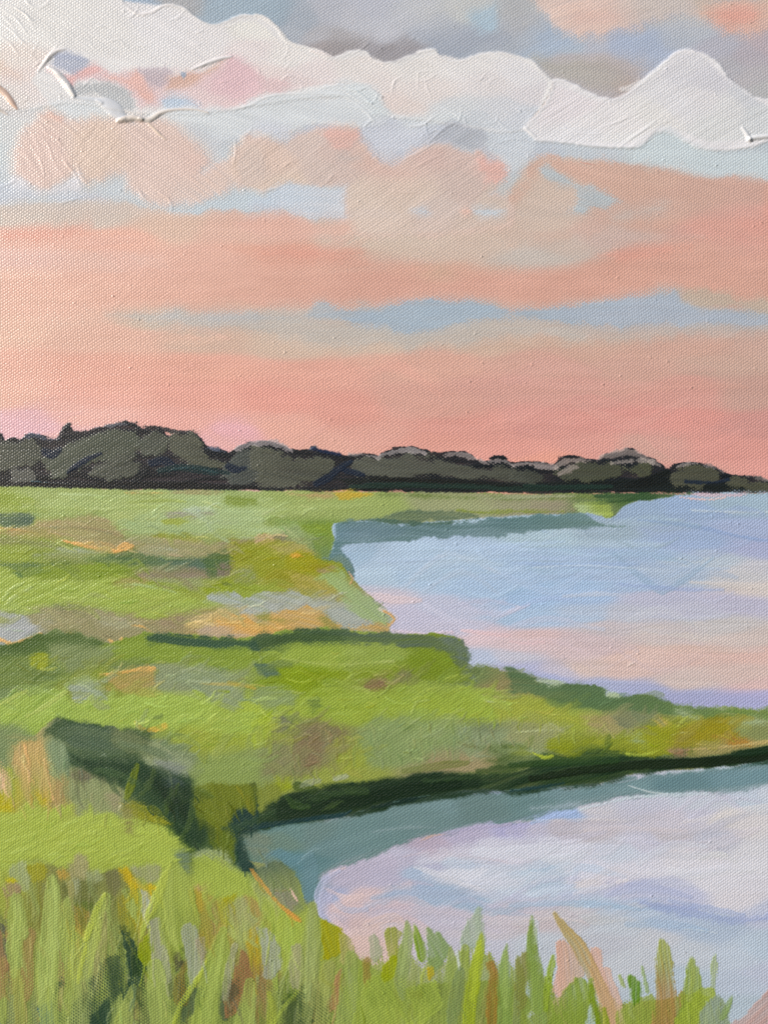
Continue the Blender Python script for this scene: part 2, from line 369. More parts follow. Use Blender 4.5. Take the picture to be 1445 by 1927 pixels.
# --- the upper sky
F('''75,2,150,182,208 250,10,150,182,214 270,20,144,176,208 300,6,168,174,180 330,4,172,172,174 370,14,172,174,178 390,36,160,180,198 430,16,156,180,200 480,10,150,178,198 510,30,150,170,188 540,60,168,178,192 560,40,162,174,190 600,90,166,156,158 612,98,158,148,150 590,70,176,176,184 640,70,172,168,172 620,28,178,182,196 660,45,184,186,198 700,20,180,184,200 760,30,184,188,198 720,70,186,188,200 700,96,164,160,168 740,100,156,150,154 770,90,164,162,170 800,60,172,180,196 850,90,156,170,190 830,60,170,178,192 900,70,162,174,192 880,12,190,194,192 940,80,166,176,190 960,10,176,180,184 970,40,172,178,190 1010,60,168,180,196 1040,85,164,184,208 1080,85,172,188,206 1130,80,178,184,202 1170,75,164,178,208 1200,90,166,180,208 1230,115,164,178,206 1260,60,172,182,198 1300,46,176,184,198 1340,90,176,176,192 1400,110,180,170,182 1440,90,186,168,178 1420,150,182,176,182 1445,170,178,178,180 1360,130,176,174,184 1080,108,186,176,180 1140,110,190,178,180 1180,130,182,170,174''', clip='-60,-60 1500,-60 1500,200 1380,180 1300,120 1200,190 1100,180 1000,140 900,130 700,140 560,120 450,60 380,60 300,50 225,30 160,60 -60,40', soft=6, ax=45, ay=30, ang=-14, part=None, wob=14, bl=60)
for c, p, kw in [
  ('158,150,152', '590,100 620,84 660,70 700,66 690,88 650,98 625,108', dict(soft=7)),
  ('154,149,156', '700,100 730,86 780,78 808,84 790,96 750,112 715,116', dict(soft=6)),
  ('188,192,204', '640,40 700,22 780,20 840,26 790,44 720,62 680,72', dict(soft=12, op=.7)),
  ('194,196,196', '780,10 870,-10 940,-10 930,10 870,30 800,40', dict(soft=12, op=.7)),
  ('158,168,186', '800,70 880,54 950,60 960,84 900,96 850,112 826,108', dict(soft=9)),
  ('156,188,210', '884,22 915,8 935,4 940,40 932,58 915,62 890,54 878,42', dict(soft=4)),
  ('176,178,182', '938,-10 990,-10 1000,20 1030,44 1010,56 960,50 944,30', dict(soft=8, op=.8)),
  ('148,176,206', '232,8 262,-8 300,2 300,16 284,24 262,26 246,18', dict(soft=3)),
  ('166,168,172', '296,-20 390,-20 398,6 380,30 360,26 340,12 310,8', dict(soft=7)),
  ('150,176,196', '392,-10 500,-20 540,10 520,40 500,34 470,26 430,30 404,42 378,36 376,24', dict(soft=7)),
  ('154,182,210', '50,-20 92,-20 90,4 76,8 62,4', dict(soft=2.5)),
  ('158,180,208', '1010,60 1042,52 1078,66 1096,80 1060,98 1030,104 1006,88', dict(soft=7)),
  ('160,178,210', '1150,62 1200,50 1240,60 1256,100 1236,124 1216,130 1190,104 1160,92', dict(soft=10)),
]:
    P(c, p, ang=-28, **kw)
P('178,173,160', '1002,108 1040,110 1100,112 1160,116 1184,138 1186,160 1160,175 1130,171 1090,159 1060,151 1030,141 1012,126', soft=6, label='khaki shadow under the cloud edge', c2='182,170,160')
P('186,170,168', '1150,116 1200,110 1224,132 1206,152 1182,166 1176,140', soft=9, op=.8)
P('190,160,142', '1158,160 1182,150 1194,156 1180,172 1160,176', soft=5, op=.8)

DULL(-60, 1500, -60, 200, .38)
motif('painted_cloud', 'peach cloud at the top edge of the canvas')
P('216,194,180', '985,-50 1000,-4 1014,14 1032,34 1046,50 1074,62 1110,70 1150,63 1190,51 1225,40 1262,32 1300,34 1330,44 1340,20 1330,-50', soft=5, rag=5, c2='196,188,180', g=(1130,20,1290,20), th=.5, part=None, ang=-20)
P('212,180,166', '1070,20 1110,8 1150,10 1180,24 1160,44 1110,52 1080,42', soft=14, op=.7, ang=-10)
P('192,184,176', '1185,-50 1340,-50 1330,20 1280,30 1210,36 1180,10', soft=16, op=.8)
motif('painted_cloud', 'coral cloud in the top right corner')
P('216,180,164', '1310,6 1345,0 1400,-6 1495,-10 1495,30 1440,46 1428,62 1400,69 1366,61 1335,46 1316,30', soft=5, rag=4, part=None, ang=-8)
P('220,162,148', '1340,20 1370,10 1405,9 1434,16 1424,36 1395,46 1362,44', soft=8, op=.9)
P('198,180,168', '1300,-50 1500,-50 1495,2 1400,4 1345,10 1310,16', soft=9, op=.85)

SOFT[:] = [1.2, 0.8, 1.2, 1.5]
# --- white impasto cloud on the left and centre
motif('painted_cloud', 'long white impasto cloud from the left edge to the centre')
WC = '-60,-60 46,-60 54,-6 60,8 70,14 84,8 90,-4 96,-60 236,-60 231,2 243,15 262,25 285,22 305,10 325,8 345,13 365,29 385,41 405,44 425,38 450,28 482,27 500,32 520,48 540,74 560,83 590,92 615,105 630,106 650,98 672,93 690,96 703,112 712,116 740,115 770,105 800,92 818,91 826,101 840,110 860,112 890,103 920,97 955,98 985,106 1005,115 1020,134 1040,150 1036,168 1020,200 992,232 985,244 940,250 880,240 800,226 745,222 700,200 640,180 540,190 482,200 380,215 250,214 150,196 90,200 -60,210'
P('214,212,212', WC, soft=2.2, rag=1.5, th=.9, hb=.25, er=.3, wv=.68, gl=.25, part=None, ang=20, dry=.15, bl=110, bw=4)
F('''0,40,216,214,212 100,40,214,212,210 200,60,212,210,209 300,50,214,212,214 400,70,214,211,212 480,50,216,214,210 480,90,214,206,206 560,100,216,212,210 500,140,215,202,200 600,130,214,204,204 560,150,212,198,198 680,130,214,208,206 720,160,213,205,203 760,200,213,200,196 820,180,212,204,202 800,130,213,209,207 880,130,214,211,211 920,160,211,206,207 980,150,212,210,213 1000,180,206,202,206 950,210,198,200,206 900,230,194,199,206 990,220,194,198,206 860,210,200,203,207 780,212,212,200,196 40,140,214,200,196 10,110,216,206,200 60,170,212,202,200 20,180,212,204,200 100,170,208,204,206''', clip='-60,-60 230,0 330,15 400,50 480,38 540,84 620,112 690,104 740,122 820,102 880,112 980,112 1030,152 1010,210 975,246 880,236 800,224 740,214 680,170 600,160 500,180 430,140 300,120 200,110 120,90 60,150 100,200 -60,205', ax=70, ay=34, ang=28, soft=6, wob=16, part=None, bl=70)
for q in ['8,20,3 30,34,4 50,60,3', '2,42,3 24,58,4 44,80,3', '14,8,2 40,20,4 70,46,2', '0,66,3 22,84,4 36,104,2', '6,30,2 20,44,3 34,64,2', '30,14,2 52,30,3 66,52,2']:
    R(None, q, hgt=.9, part=None, gl=.3)
for k in range(34):
    x = 5 + (k * 37) % 150; y = 6 + (k * 53) % 90
    R(None, f'{x},{y},1.6 {x+16},{y+9},2.4 {x+30},{y+24},1.4', hgt=.45, part=None, gl=.3, wv=.4)
B('222,216,214', '244,14,5 262,25,7 285,22,7 305,11,6 325,9,5', th=.9, op=.6, part=None, gl=.3)
B('220,216,212', '482,28,7 503,36,8 522,52,7 545,80,8 590,94,9 616,107,6', th=.9, op=.7, part=None, gl=.3)
B('222,214,212', '585,95,7 606,101,10 625,107,5', th=1.2, op=.8, part='brush_stroke')
R(None, '232,4,3 246,18,4 262,26,4 286,22,4 306,11,3 326,9,3 348,15,3 368,31,3 388,42,3 406,45,3 428,38,3 452,29,3 482,28,3', hgt=1.0, part=None)
R(None, '706,114,3 726,117,4 752,112,4 780,101,3 816,93,3', hgt=1.0, part=None)
R(None, '50,2,4 62,11,5 76,13,4 90,4,3', hgt=1.2, part=None)
SOFT[:] = [2.2, 3.0, 2.0, 3.0]
# coloured glimpses under the white cloud
P('212,184,186', '88,126 130,146 175,122 205,138 262,131 280,140 320,140 350,131 400,128 425,108 446,110 482,130 530,150 545,163 482,186 440,201 380,201 340,188 310,192 290,202 268,200 245,182 215,156 180,148 150,150 138,162', soft=5, rag=4, label='pink glow under the white cloud', dry=.6, ang=15)
P('164,170,188', '95,122 100,106 110,96 125,93 145,100 159,111 166,126 150,140 128,139 110,131 98,126', soft=2.5, rag=2.5, label='violet grey patch', dry=.55)
P('215,168,166', '124,150 136,140 160,128 176,124 200,140 172,142 148,146 136,158', soft=3, rag=3)
P('217,172,162', '203,146 235,144 257,133 272,146 281,166 286,186 275,192 258,180 234,160', soft=4, rag=3, label='coral patch')
P('186,172,180', '260,131 285,124 312,128 323,141 316,156 300,166 280,159 268,146', soft=3, rag=3, label='mauve patch')
P('206,168,152', '314,150 335,139 360,135 388,128 412,115 426,110 416,126 392,142 366,160 335,174 312,168', soft=4, rag=3, label='burnt peach patch', ang=-25)
P('212,178,184', '410,132 436,108 482,130 484,170 440,192 385,180 392,152', soft=8, rag=3, ang=-20)
P('216,196,196', '300,172 360,166 420,180 440,200 380,202 320,190', soft=8, op=.8)
P('176,179,182', '137,166 150,153 175,148 205,150 226,161 245,178 259,195 250,213 226,202 200,188 180,181 150,183', soft=3, rag=3, label='grey shadow patch', dry=.6)
P('176,192,210', '305,188 325,180 355,186 370,198 340,204 312,202', soft=6, rag=2)
P('216,190,176', '-50,110 0,110 20,124 40,140 30,146 0,134 -50,130', soft=7, op=.7)

motif('painted_cloud', 'bluish white lower cloud with a curling rim')
P('202,207,211', '60,205 140,186 185,192 215,214 250,224 290,216 330,206 400,206 440,205 482,190 510,178 560,174 600,166 635,153 665,152 690,158 711,173 726,196 738,215 742,228 720,236 700,240 672,248 640,240 610,236 560,248 500,262 440,266 400,280 340,262 300,232 230,226 100,214', soft=4, rag=3, th=.6, wv=.7, gl=.2, part=None, dry=.3, ang=10)
P('196,200,212', '482,230 520,228 545,238 545,262 520,266 482,262 450,262', soft=8, op=.8, ang=0)
P('192,196,207', '690,232 720,224 770,226 800,240 798,262 770,280 745,292 730,306 712,298 700,272 680,250', soft=8, op=.9, label='lavender hollow')
P('198,206,210', '655,158 680,158 706,172 722,196 734,214 706,216 690,196 670,176 655,168', soft=3, th=.7, op=.7)
P('200,206,210', '742,222 780,216 830,212 880,214 880,224 850,228 800,236 760,238', soft=6, op=.8)
P('186,192,200', '300,232 350,236 400,250 440,262 440,276 420,290 396,300 384,280 356,258 330,240', soft=6, op=.85, ang=30)
P('192,198,206', '850,230 920,240 985,246 1010,268 990,300 950,330 930,300 900,272', soft=9, op=.85, ang=20)
R('214,216,217', '440,206,3 470,198,4 500,183,3 540,176,3 600,176,2', hgt=1.0, op=.3, label='thin white rim')
R('212,215,216', '600,175,2 640,178,3 664,190,4 690,210,4 704,228,3', hgt=1.0, op=.3)
R('212,216,216', '655,170,2 690,164,2 712,180,3 722,192,2', hgt=1.0, op=.4, part=None)
R('208,210,214', '772,236,3 790,236,4 806,228,4 820,216,2', hgt=1.2, op=.5, part=None)

# --- peach clouds
SOFT[:] = [3.0, 5.5, 2.4, 3.0]
motif('painted_cloud', 'rounded peach cloud at the left')
P('218,194,178', '25,312 30,280 40,254 58,236 80,213 100,211 126,226 155,219 190,220 230,226 270,228 300,224 330,236 356,258 380,280 394,306 384,316 430,300 440,276 470,264 500,262 500,356 460,352 440,346 416,362 380,378 340,386 300,381 270,371 252,352 245,332 236,316 211,331 186,343 160,346 146,334 138,326 110,346 76,359 50,346 34,334', soft=4.5, rag=4, th=.6, hb=.25, part=None, dry=.4, ang=40, bl=60)
P('222,196,182', '28,318 40,262 70,240 110,250 128,290 134,326 108,344 76,356 46,342', soft=6, hb=.3, th=.6, ang=55, bl=40, bw=2.6, label='bristly left lobe')
P('217,194,174', '136,250 190,226 236,240 244,290 236,314 206,330 170,344 150,332 134,300', soft=8, hb=.22, th=.5, ang=-50, bl=40, bw=2.6)
P('216,192,178', '240,240 300,230 350,256 388,300 376,320 320,370 276,366 254,344 244,300', soft=10, hb=.25, ang=30)
P('224,186,168', '78,218 92,208 108,215 124,226 116,232 96,224', soft=3.5, part=None)
P('214,182,168', '340,280 380,284 394,306 372,330 340,320', soft=14, op=.6, part=None)
P('212,190,170', '430,318 446,276 470,264 510,262 520,300 490,350 450,344', soft=6, ang=-40, hb=.2)
P('214,213,213', '24,336 50,346 78,360 112,347 140,328 152,344 158,360 120,368 76,368 30,358', soft=4, rag=4, th=.5, wv=.7, label='white scumble beneath the lobes', dry=.6)
P('186,196,204', '-50,356 20,346 60,362 120,370 170,366 200,374 130,374 60,372 0,380 -50,384', soft=7, op=.8, part=None)
for q in ['44,240,2 50,250,3', '120,300,2 128,312,4 140,326,3 152,350,2', '146,308,2 152,330,3 164,342,2', '258,350,2 268,368,3 276,376,2', '300,362,2 316,372,3 324,388,3 320,402,2', '284,360,1.5 296,368,2.5 308,372,1.5', '442,262,2 444,284,3 440,306,3', '440,320,2 456,318,3 478,306,2', '110,384,1.5 130,378,2.5 150,372,1.5', '0,352,2 16,346,2 30,338,2', '30,210,1.5 56,206,2 78,200,1.5', '84,248,1.5 100,256,2 116,272,2', '88,262,1.5 104,276,2 112,296,2', '70,250,1.5 90,270,2 100,300,2', '440,246,2 462,256,2 474,240,2', '60,276,1.5 76,300,2 84,330,1.5']:
    R(None, q, hgt=1.5, part=None, gl=.4)
motif('painted_cloud', 'peach cloud bank left of centre with a coral crest')
P('212,189,174', '438,300 444,276 465,263 482,258 512,262 540,262 560,250 590,237 612,236 640,240 660,242 673,252 690,270 705,290 716,301 735,308 756,296 790,280 815,268 850,268 880,278 897,281 912,290 940,305 953,325 948,345 932,352 920,360 960,366 963,420 900,440 800,450 700,450 645,440 646,350 600,353 560,348 540,350 520,352 500,363 482,356 450,350', soft=4.5, rag=4, th=.5, hb=.25, part=None, dry=.45, ang=-35, bl=55)
F('''460,300,208,190,176 520,290,214,190,172 560,270,208,190,178 540,340,212,192,172 600,320,202,184,172 640,290,204,182,170 700,300,212,182,166 660,340,204,184,172 690,370,211,194,176 760,320,208,184,170 800,300,206,178,166 850,300,206,182,170 900,330,206,180,168 760,370,208,190,172 700,420,209,193,178 850,360,200,180,168 920,380,200,184,168 820,400,204,188,176 940,420,202,186,172''', clip='445,310 470,272 540,270 590,245 660,250 700,296 740,314 810,276 880,286 940,315 935,350 920,366 955,380 950,420 800,440 660,436 650,356 560,346 500,358 460,346', soft=9, ax=60, ay=40, ang=-35, bl=50, op=.85)
P('220,178,164', '600,250 612,238 640,241 665,246 674,254 666,266 655,281 636,276 614,262', soft=3, rag=3, hb=.2, label='coral crest')
P('218,174,160', '895,286 905,281 916,292 936,302 951,320 953,330 945,342 931,353 926,344 918,344 912,320 900,304', soft=2.5, rag=4, hb=.25, label='coral right edge')
P('216,180,164', '690,300 740,312 780,330 740,340 700,330', soft=14, op=.7, part=None)
P('186,180,174', '640,296 676,292 680,304 650,306', soft=7, op=.6, part=None)
P('172,178,183', '818,248 838,232 860,230 882,238 900,248 914,262 908,278 900,281 880,278 858,270 830,268 806,270', soft=3, rag=3, hb=.3, ang=-25, label='slate grey cap', dry=.6)
P('186,192,198', '900,270 916,276 934,300 920,302 908,288', soft=3, op=.8, part=None)
P('189,204,214', '470,366 500,362 521,353 560,347 582,350 610,358 648,350 646,412 590,412 560,409 540,398 500,400 470,402', soft=3.5, rag=4, label='pale blue gap under the peach bank', dry=.6, c2='200,206,210')
P('186,200,210', '772,394 784,388 796,389 808,400 790,404', soft=3, rag=2)
P('188,201,208', '888,394 910,393 946,398 936,404 905,404', soft=4, rag=2)
P('222,186,168', '867,396 878,392 888,396 884,402 872,404', soft=2, rag=1, th=.9)
for q in ['806,268,2 820,255,3 836,240,3 858,230,2', '700,280,2 708,284,2.5 711,290,2', '500,288,2 492,300,3', '536,312,2 548,304,2.5 560,314,2', '486,364,2 510,356,4 526,352,3', '760,300,2 800,280,3 820,266,2', '780,316,2 808,300,2 830,292,2', '640,330,2 660,326,2 676,342,2', '614,342,2 626,330,3', '740,358,2 760,362,2 780,362,2', '836,312,1.5 860,300,2 884,296,1.5', '800,238,3 806,256,2']:
    R(None, q, hgt=1.4, part=None, gl=.4)
P('214,172,154', '482,402 540,400 580,414 645,416 660,430 640,450 560,452 480,444 430,420', soft=9, op=.7, part=None)

SOFT[:] = [1.3, 1.0, 1.3, 1.5]
# --- white impasto cloud at the right
motif('painted_cloud', 'thick white impasto cloud at the right with a peaked crown')
P('214,212,215', '1040,151 1050,149 1062,151 1076,157 1096,166 1121,178 1146,184 1166,180 1190,166 1215,148 1236,128 1256,110 1271,98 1286,92 1301,91 1326,99 1346,113 1366,136 1381,156 1397,166 1421,180 1446,185 1500,190 1500,276 1446,266 1400,280 1330,284 1280,262 1240,248 1222,262 1200,276 1160,277 1110,275 1060,268 1010,266 1002,256 986,244 992,234 1020,202 1036,168', soft=2.2, rag=2, th=1.1, hb=.3, er=.3, wv=.6, gl=.25, part=None, dry=.12, ang=-32, bl=110, bw=4)
F('''1060,190,214,208,212 1100,220,214,211,213 1150,230,216,213,214 1200,220,214,212,211 1250,190,210,209,213 1280,130,202,201,207 1300,110,204,203,208 1340,140,199,198,205 1300,180,208,206,209 1350,200,206,206,208 1400,210,200,203,206 1440,220,200,203,206 1330,240,206,207,208 1240,130,208,207,211 1080,260,213,212,216 1150,262,214,213,214 1390,190,196,198,204''', clip='1046,158 1120,188 1170,188 1220,156 1280,102 1320,106 1370,150 1440,196 1500,200 1500,260 1400,262 1330,266 1280,246 1240,238 1190,266 1110,268 1012,260 1000,244 1034,190', soft=6, ax=60, ay=40, ang=-32, part=None, bl=90)
P('188,200,206', '1200,280 1226,262 1244,246 1262,244 1286,262 1330,282 1400,290 1500,280 1500,340 1420,338 1370,326 1340,334 1300,326 1240,312 1190,308', soft=9, op=.7, ang=5, label='pale blue underside')
B('218,218,219', '1170,168,8 1200,158,10 1228,138,10 1256,114,8', th=1.0, op=.5, part='brush_stroke')
R(None, '1002,264,3 1050,267,4 1100,273,4 1150,277,5 1200,277,4 1216,268,2', hgt=1.6, op=.6)
R('218,218,220', '1168,274,2 1190,258,4 1214,242,4 1232,228,3', hgt=1.3, op=.4)
R(None, '1041,151,3 1060,152,4 1080,159,4 1098,168,3', hgt=1.3, op=.5)
R(None, '1040,154,3 1038,166,3', hgt=.8, op=.4, part=None)
R('216,216,218', '988,240,6 1004,256,5', hgt=1.2, op=.5, part=None)
R('214,213,214', '1396,240,5 1404,252,9 1410,264,7', hgt=4.0, op=.7, label='peak of paint at the right edge')
R('208,207,208', '1408,262,8 1426,258,9 1452,256,8 1485,252,6', hgt=5.0, op=.8)
for k in range(26):
    x = 1050 + (k * 61) % 230; y = 186 + (k * 47) % 76
    R(None, f'{x},{y},1.4 {x+26},{y-15},2 {x+50},{y-34},1.4', hgt=.35, part=None, gl=.3, wv=.4)
# --- heavy ridges of the left cloud
back(0)
DULL(0, 1445, 100, 420, .12)
for _i, (_n, _l) in enumerate(MOTIFS):
    if 'peach cloud' in _l: TINT(_i, _i, (1.012, 1.004, 1.018))
    elif 'white' in _l: TINT(_i, _i, (1.035, 1.035, 1.03))
motif('painted_cloud', 'heavy white ridges of palette paint at the upper left')
R('220,216,214', '72,134,4 84,118,7 96,104,9 108,95,7 122,92,4', hgt=3.6, label='curved white ridge around the violet patch')
R('224,221,218', '92,126,5 104,134,9 116,146,12 128,162,13 140,180,8', hgt=6.0, label='thickest white ridge')
R('206,209,213', '138,183,4 160,186,6 178,188,8 192,194,7', hgt=2.2)
R('208,210,214', '184,188,7 200,194,20 216,206,26 230,220,15 238,228,5', hgt=4.4, label='broad slab of white paint')
R('214,204,194', '222,228,7 238,224,12 252,222,11 268,225,8', hgt=6.5, label='tan ridge')
R('212,204,196', '264,222,6 278,226,10 292,219,9 306,211,7 330,206,5 366,206,4 392,212,3', hgt=4.6)
R('216,196,180', '280,232,4 292,244,6 302,254,5 312,262,3', hgt=2.6)
R('216,212,211', '362,130,3 384,121,6 402,114,7 420,109,6 436,106,4', hgt=3.4, label='white ridge above the burnt peach patch')
R('208,178,160', '-20,150,8 0,166,10 12,178,12 24,194,10 32,204,5', hgt=4.0, label='salmon ridge at the left edge')
R('214,204,196', '-20,190,8 0,206,6 14,214,4', hgt=2.4, part=None)
P('160,170,186', '342,135 350,136 350,142 346,150 341,142', soft=1.5, rag=.6, part=None)

_rr = np.random.default_rng(19)
for k in range(46):                                      # little lips and hairs of paint left by the knife
    x = _rr.uniform(0, 980); y = np.interp(x, [0, 300, 600, 980], [120, 80, 150, 190]) + _rr.normal(0, 46)
    a = _rr.normal(-.3, .7); l = _rr.uniform(14, 46); bnd = _rr.normal(0, .25) * l
    R(None, f'{x:.0f},{y:.0f},1.4 {x+cos(a)*l*.5-sin(a)*bnd:.0f},{y+sin(a)*l*.5+cos(a)*bnd:.0f},{_rr.uniform(1.8,3.4):.1f} {x+cos(a)*l:.0f},{y+sin(a)*l:.0f},1.4', hgt=_rr.uniform(.7, 1.8), part=None, gl=.4, wv=.5)
for q in ['604,166,1.4 636,160,2.4 668,170,2.4 700,196,1.6', '650,196,1.4 680,206,2.2 700,224,1.6', '640,164,1.2 676,190,2 706,216,1.4', '930,270,1.4 960,262,2.4 986,262,1.6', '700,290,1.4 712,302,2.2 720,306,1.4', '1240,230,1.2 1262,228,2 1290,232,1.2', '1130,240,1.4 1180,222,2.4 1230,196,1.6', '1060,240,1.2 1090,250,2 1130,252,1.2']:
    R(None, q, hgt=1.4, part=None, gl=.5, wv=.4)
SOFT[:] = [1.15, 0.6, 1.3, 1.8]
# ------------------------------------------------------------------ far tree line
motif('painted_tree_line', 'dark tree line along the painted horizon')
TL = '-60,812 0,816 4,828 8,832 20,826 30,826 40,829 46,820 60,818 80,821 105,825 115,823 119,806 126,797 132,798 136,806 140,810 165,808 175,803 200,800 215,795 235,794 255,798 265,804 285,802 302,803 310,810 318,815 330,812 355,811 368,815 380,825 387,838 400,842 420,847 431,852 445,842 470,830 505,826 530,832 545,842 570,845 590,840 600,843 620,850 645,857 660,853 680,850 700,853 712,858 720,850 740,843 765,841 790,842 810,850 830,852 860,850 880,855 900,864 915,868 930,862 950,862 964,871 985,867 1010,868 1040,873 1050,862 1070,860 1100,863 1125,862 1140,852 1150,850 1175,845 1190,846 1202,852 1220,858 1235,867 1250,878 1258,882 1270,875 1285,870 1305,868 1320,873 1345,877 1360,887 1390,892 1415,895 1430,895 1445,905 1500,912 1500,926 1445,926 1320,928 1200,926 1100,930 963,930 800,928 700,926 500,924 300,923 0,923 -60,923'
P('19,23,28', TL, soft=1.6, rag=3.0, th=.5, hb=.3, wv=.8, dry=.7, part=None, gl=.35, fr=3)
P('20,26,24', '640,902 760,898 880,905 963,908 1100,905 1200,900 1270,905 1500,915 1500,925 1300,926 1200,924 963,920 700,922', soft=5, part=None)
for q in ['110,826,10 122,806,10 130,800,8', '300,806,8 330,812,8 362,816,8 378,828,6', '385,846,8 420,852,8 432,858,6', '200,803,6 240,797,6 262,804,6', '600,850,8 625,856,8 650,862,6', '0,820,10 4,830,8']:
    B('18,24,30', q, part='brush_stroke', dry=.7, op=.9)
# olive grey bushes
OL = '92,92,78'
BUSH = [
 ('94,94,80', '-50,838 0,838 30,832 62,830 84,846 82,864 62,875 20,878 0,884 -50,886', 0),
 ('104,102,92', '30,886 58,880 74,893 62,914 30,918 20,906', 0),
 ('96,98,82', '85,870 108,846 140,830 165,822 200,812 230,807 254,812 266,826 262,846 250,860 235,870 200,866 176,872 165,882 152,878 150,890 146,878 130,884 124,896 110,900 94,895', -30),
 ('93,93,80', '160,894 188,866 230,852 264,872 256,895 232,901 190,897', -25),
 ('95,96,82', '256,838 276,816 300,811 314,820 310,846 290,858 268,856', -40),
 ('96,95,79', '308,838 320,820 345,814 366,818 378,828 384,846 400,859 424,868 432,874 410,882 380,881 340,869 318,852', 20),
 ('88,90,82', '428,862 450,850 490,842 500,880 486,906 444,918 420,900', -15),
 ('96,95,80', '476,842 522,846 546,855 580,862 620,868 629,878 610,895 590,910 540,916 480,912', 8),
 ('94,93,80', '648,872 680,862 720,861 760,857 800,857 840,867 880,872 930,880 970,886 966,908 930,905 880,900 840,894 780,899 700,899 668,890', 5),
 ('84,84,72', '960,886 990,880 1010,885 1022,895 1020,910 985,912 960,905', 12),
 ('86,86,68', '1044,892 1064,880 1094,870 1130,870 1160,872 1176,885 1160,895 1130,900 1095,905 1060,900', 0),
 ('90,90,70', '1168,880 1200,870 1220,872 1226,885 1215,899 1188,896', 40),
 ('92,90,72', '1258,897 1274,882 1310,875 1340,880 1353,893 1345,908 1310,915 1275,912', 0),
 ('92,90,72', '1364,906 1380,898 1410,905 1438,908 1447,922 1400,922 1375,916', 20),
]
for c, p, a in BUSH:
    r_, g_, b_ = (float(v) for v in c.split(',')); c = f'{r_ - 7},{g_ - 4},{b_ - 1}'
    P(c, p, soft=6.5, rag=6, ang=a, part='bush', hb=.25, th=.5, dry=1, gl=.05, c2=tuple(float(v) - 8 for v in c.split(',')), fr=4)
# blue and green darks
for c, q in [('26,36,52', '128,888,6 146,874,12 168,862,10 190,853,6'), ('26,36,52', '84,850,12 100,856,14 112,846,8'), ('26,36,52', '285,872,14 310,868,16 330,880,12'), ('26,36,52', '430,878,12 445,884,14 462,880,8'),
             ('26,36,52', '596,910,14 620,898,14 640,880,12 660,868,8'), ('26,36,52', '640,882,10 660,888,12 684,894,6'), ('26,46,48', '300,886,10 340,880,14 390,886,14 430,890,8'), ('48,72,74', '320,884,2 360,880,3 410,890,3'), ('70,96,104', '60,906,2 140,912,2.5 250,915,2'),
             ('24,34,60', '640,856,6 600,848,8 588,842,6'), ('26,36,52', '1290,906,6 1340,908,8 1370,902,6')]:
    B(c, q, dry=.6, gl=.4, label=None)
B('26,46,38', '660,916,8 760,912,12 880,914,12 1000,918,12 1150,916,6', bl=160, dry=.5, label='bottle green streak')
B('14,18,16', '1180,912,10 1240,900,22 1255,890,14', dry=.6)
B('18,20,18', '700,900,8 800,904,8 900,908,10 980,914,6', dry=.7)
B('14,16,18', '0,912,12 150,914,12 320,912,14 480,918,8', dry=.7, op=.9)
B('24,28,32', '275,880,10 262,896,16 250,906,8', dry=.8)
for q in ['640,916,1.2 700,920,1.6 800,921,1.2', '660,908,1 720,912,1.4 800,914,1', '1150,922,1.2 1250,924,1.6 1340,925,1.2', '1240,862,1 1262,884,1.5']:
    R(None, q, hgt=1.0, part=None, gl=.6)
# dry grey lavender lights along the tops
for c, q, d in [('170,162,162', '446,846,6 470,836,9 505,832,13 530,838,8 548,848,6', .9), ('160,154,152', '648,859,3 670,855,7 700,858,6 714,862,3', .5), ('176,168,166', '716,858,8 740,850,13 770,846,12 800,853,8', .95), ('172,160,156', '836,856,6 862,854,9 885,860,10 920,874,8', .85), ('172,162,158', '918,868,6 945,866,10 966,876,7', .85),
                ('172,160,156', '968,876,8 992,872,12 1020,876,12 1044,880,6', .95), ('166,154,146', '1046,880,14 1062,868,18 1085,866,14 1112,866,8', .6), ('160,148,142', '1052,892,10 1070,882,12 1086,880,8', .7), ('158,146,140', '1122,866,6 1140,858,14 1168,852,16 1192,852,14 1216,864,12 1242,876,6', .45), ('170,160,152', '1150,872,8 1180,868,12 1200,866,8 1228,870,4', .7),
                ('150,142,138', '1268,880,4 1290,873,7 1312,872,5', .8), ('128,122,118', '1400,896,3 1425,898,5 1444,906,3', .8), ('96,104,122', '40,824,5 60,820,6 84,824,6 112,828,4', .7), ('110,112,120', '180,806,3 220,798,4 250,800,3', .9), ('100,108,128', '386,842,4 410,846,5 430,852,3', .8), ('120,130,150', '584,846,4 592,841,5 600,846,4', .5), ('116,112,112', '1318,874,3 1346,880,4 1360,888,3', .9)]:
    q = ' '.join('%s,%s,%.1f' % (*t.split(',')[:2], float(t.split(',')[2]) * .8) for t in q.split())
    B(c, q, dry=min(1, d + .15), op=.7, part='highlight_stroke', soft=3, rag=5, hb=.3, gl=.2, bw=2.2)
SOFT[:] = [2.0, 1.8, 1.9, 3.2]; TEN[0] = 0.3; TRN[0] = 0.3
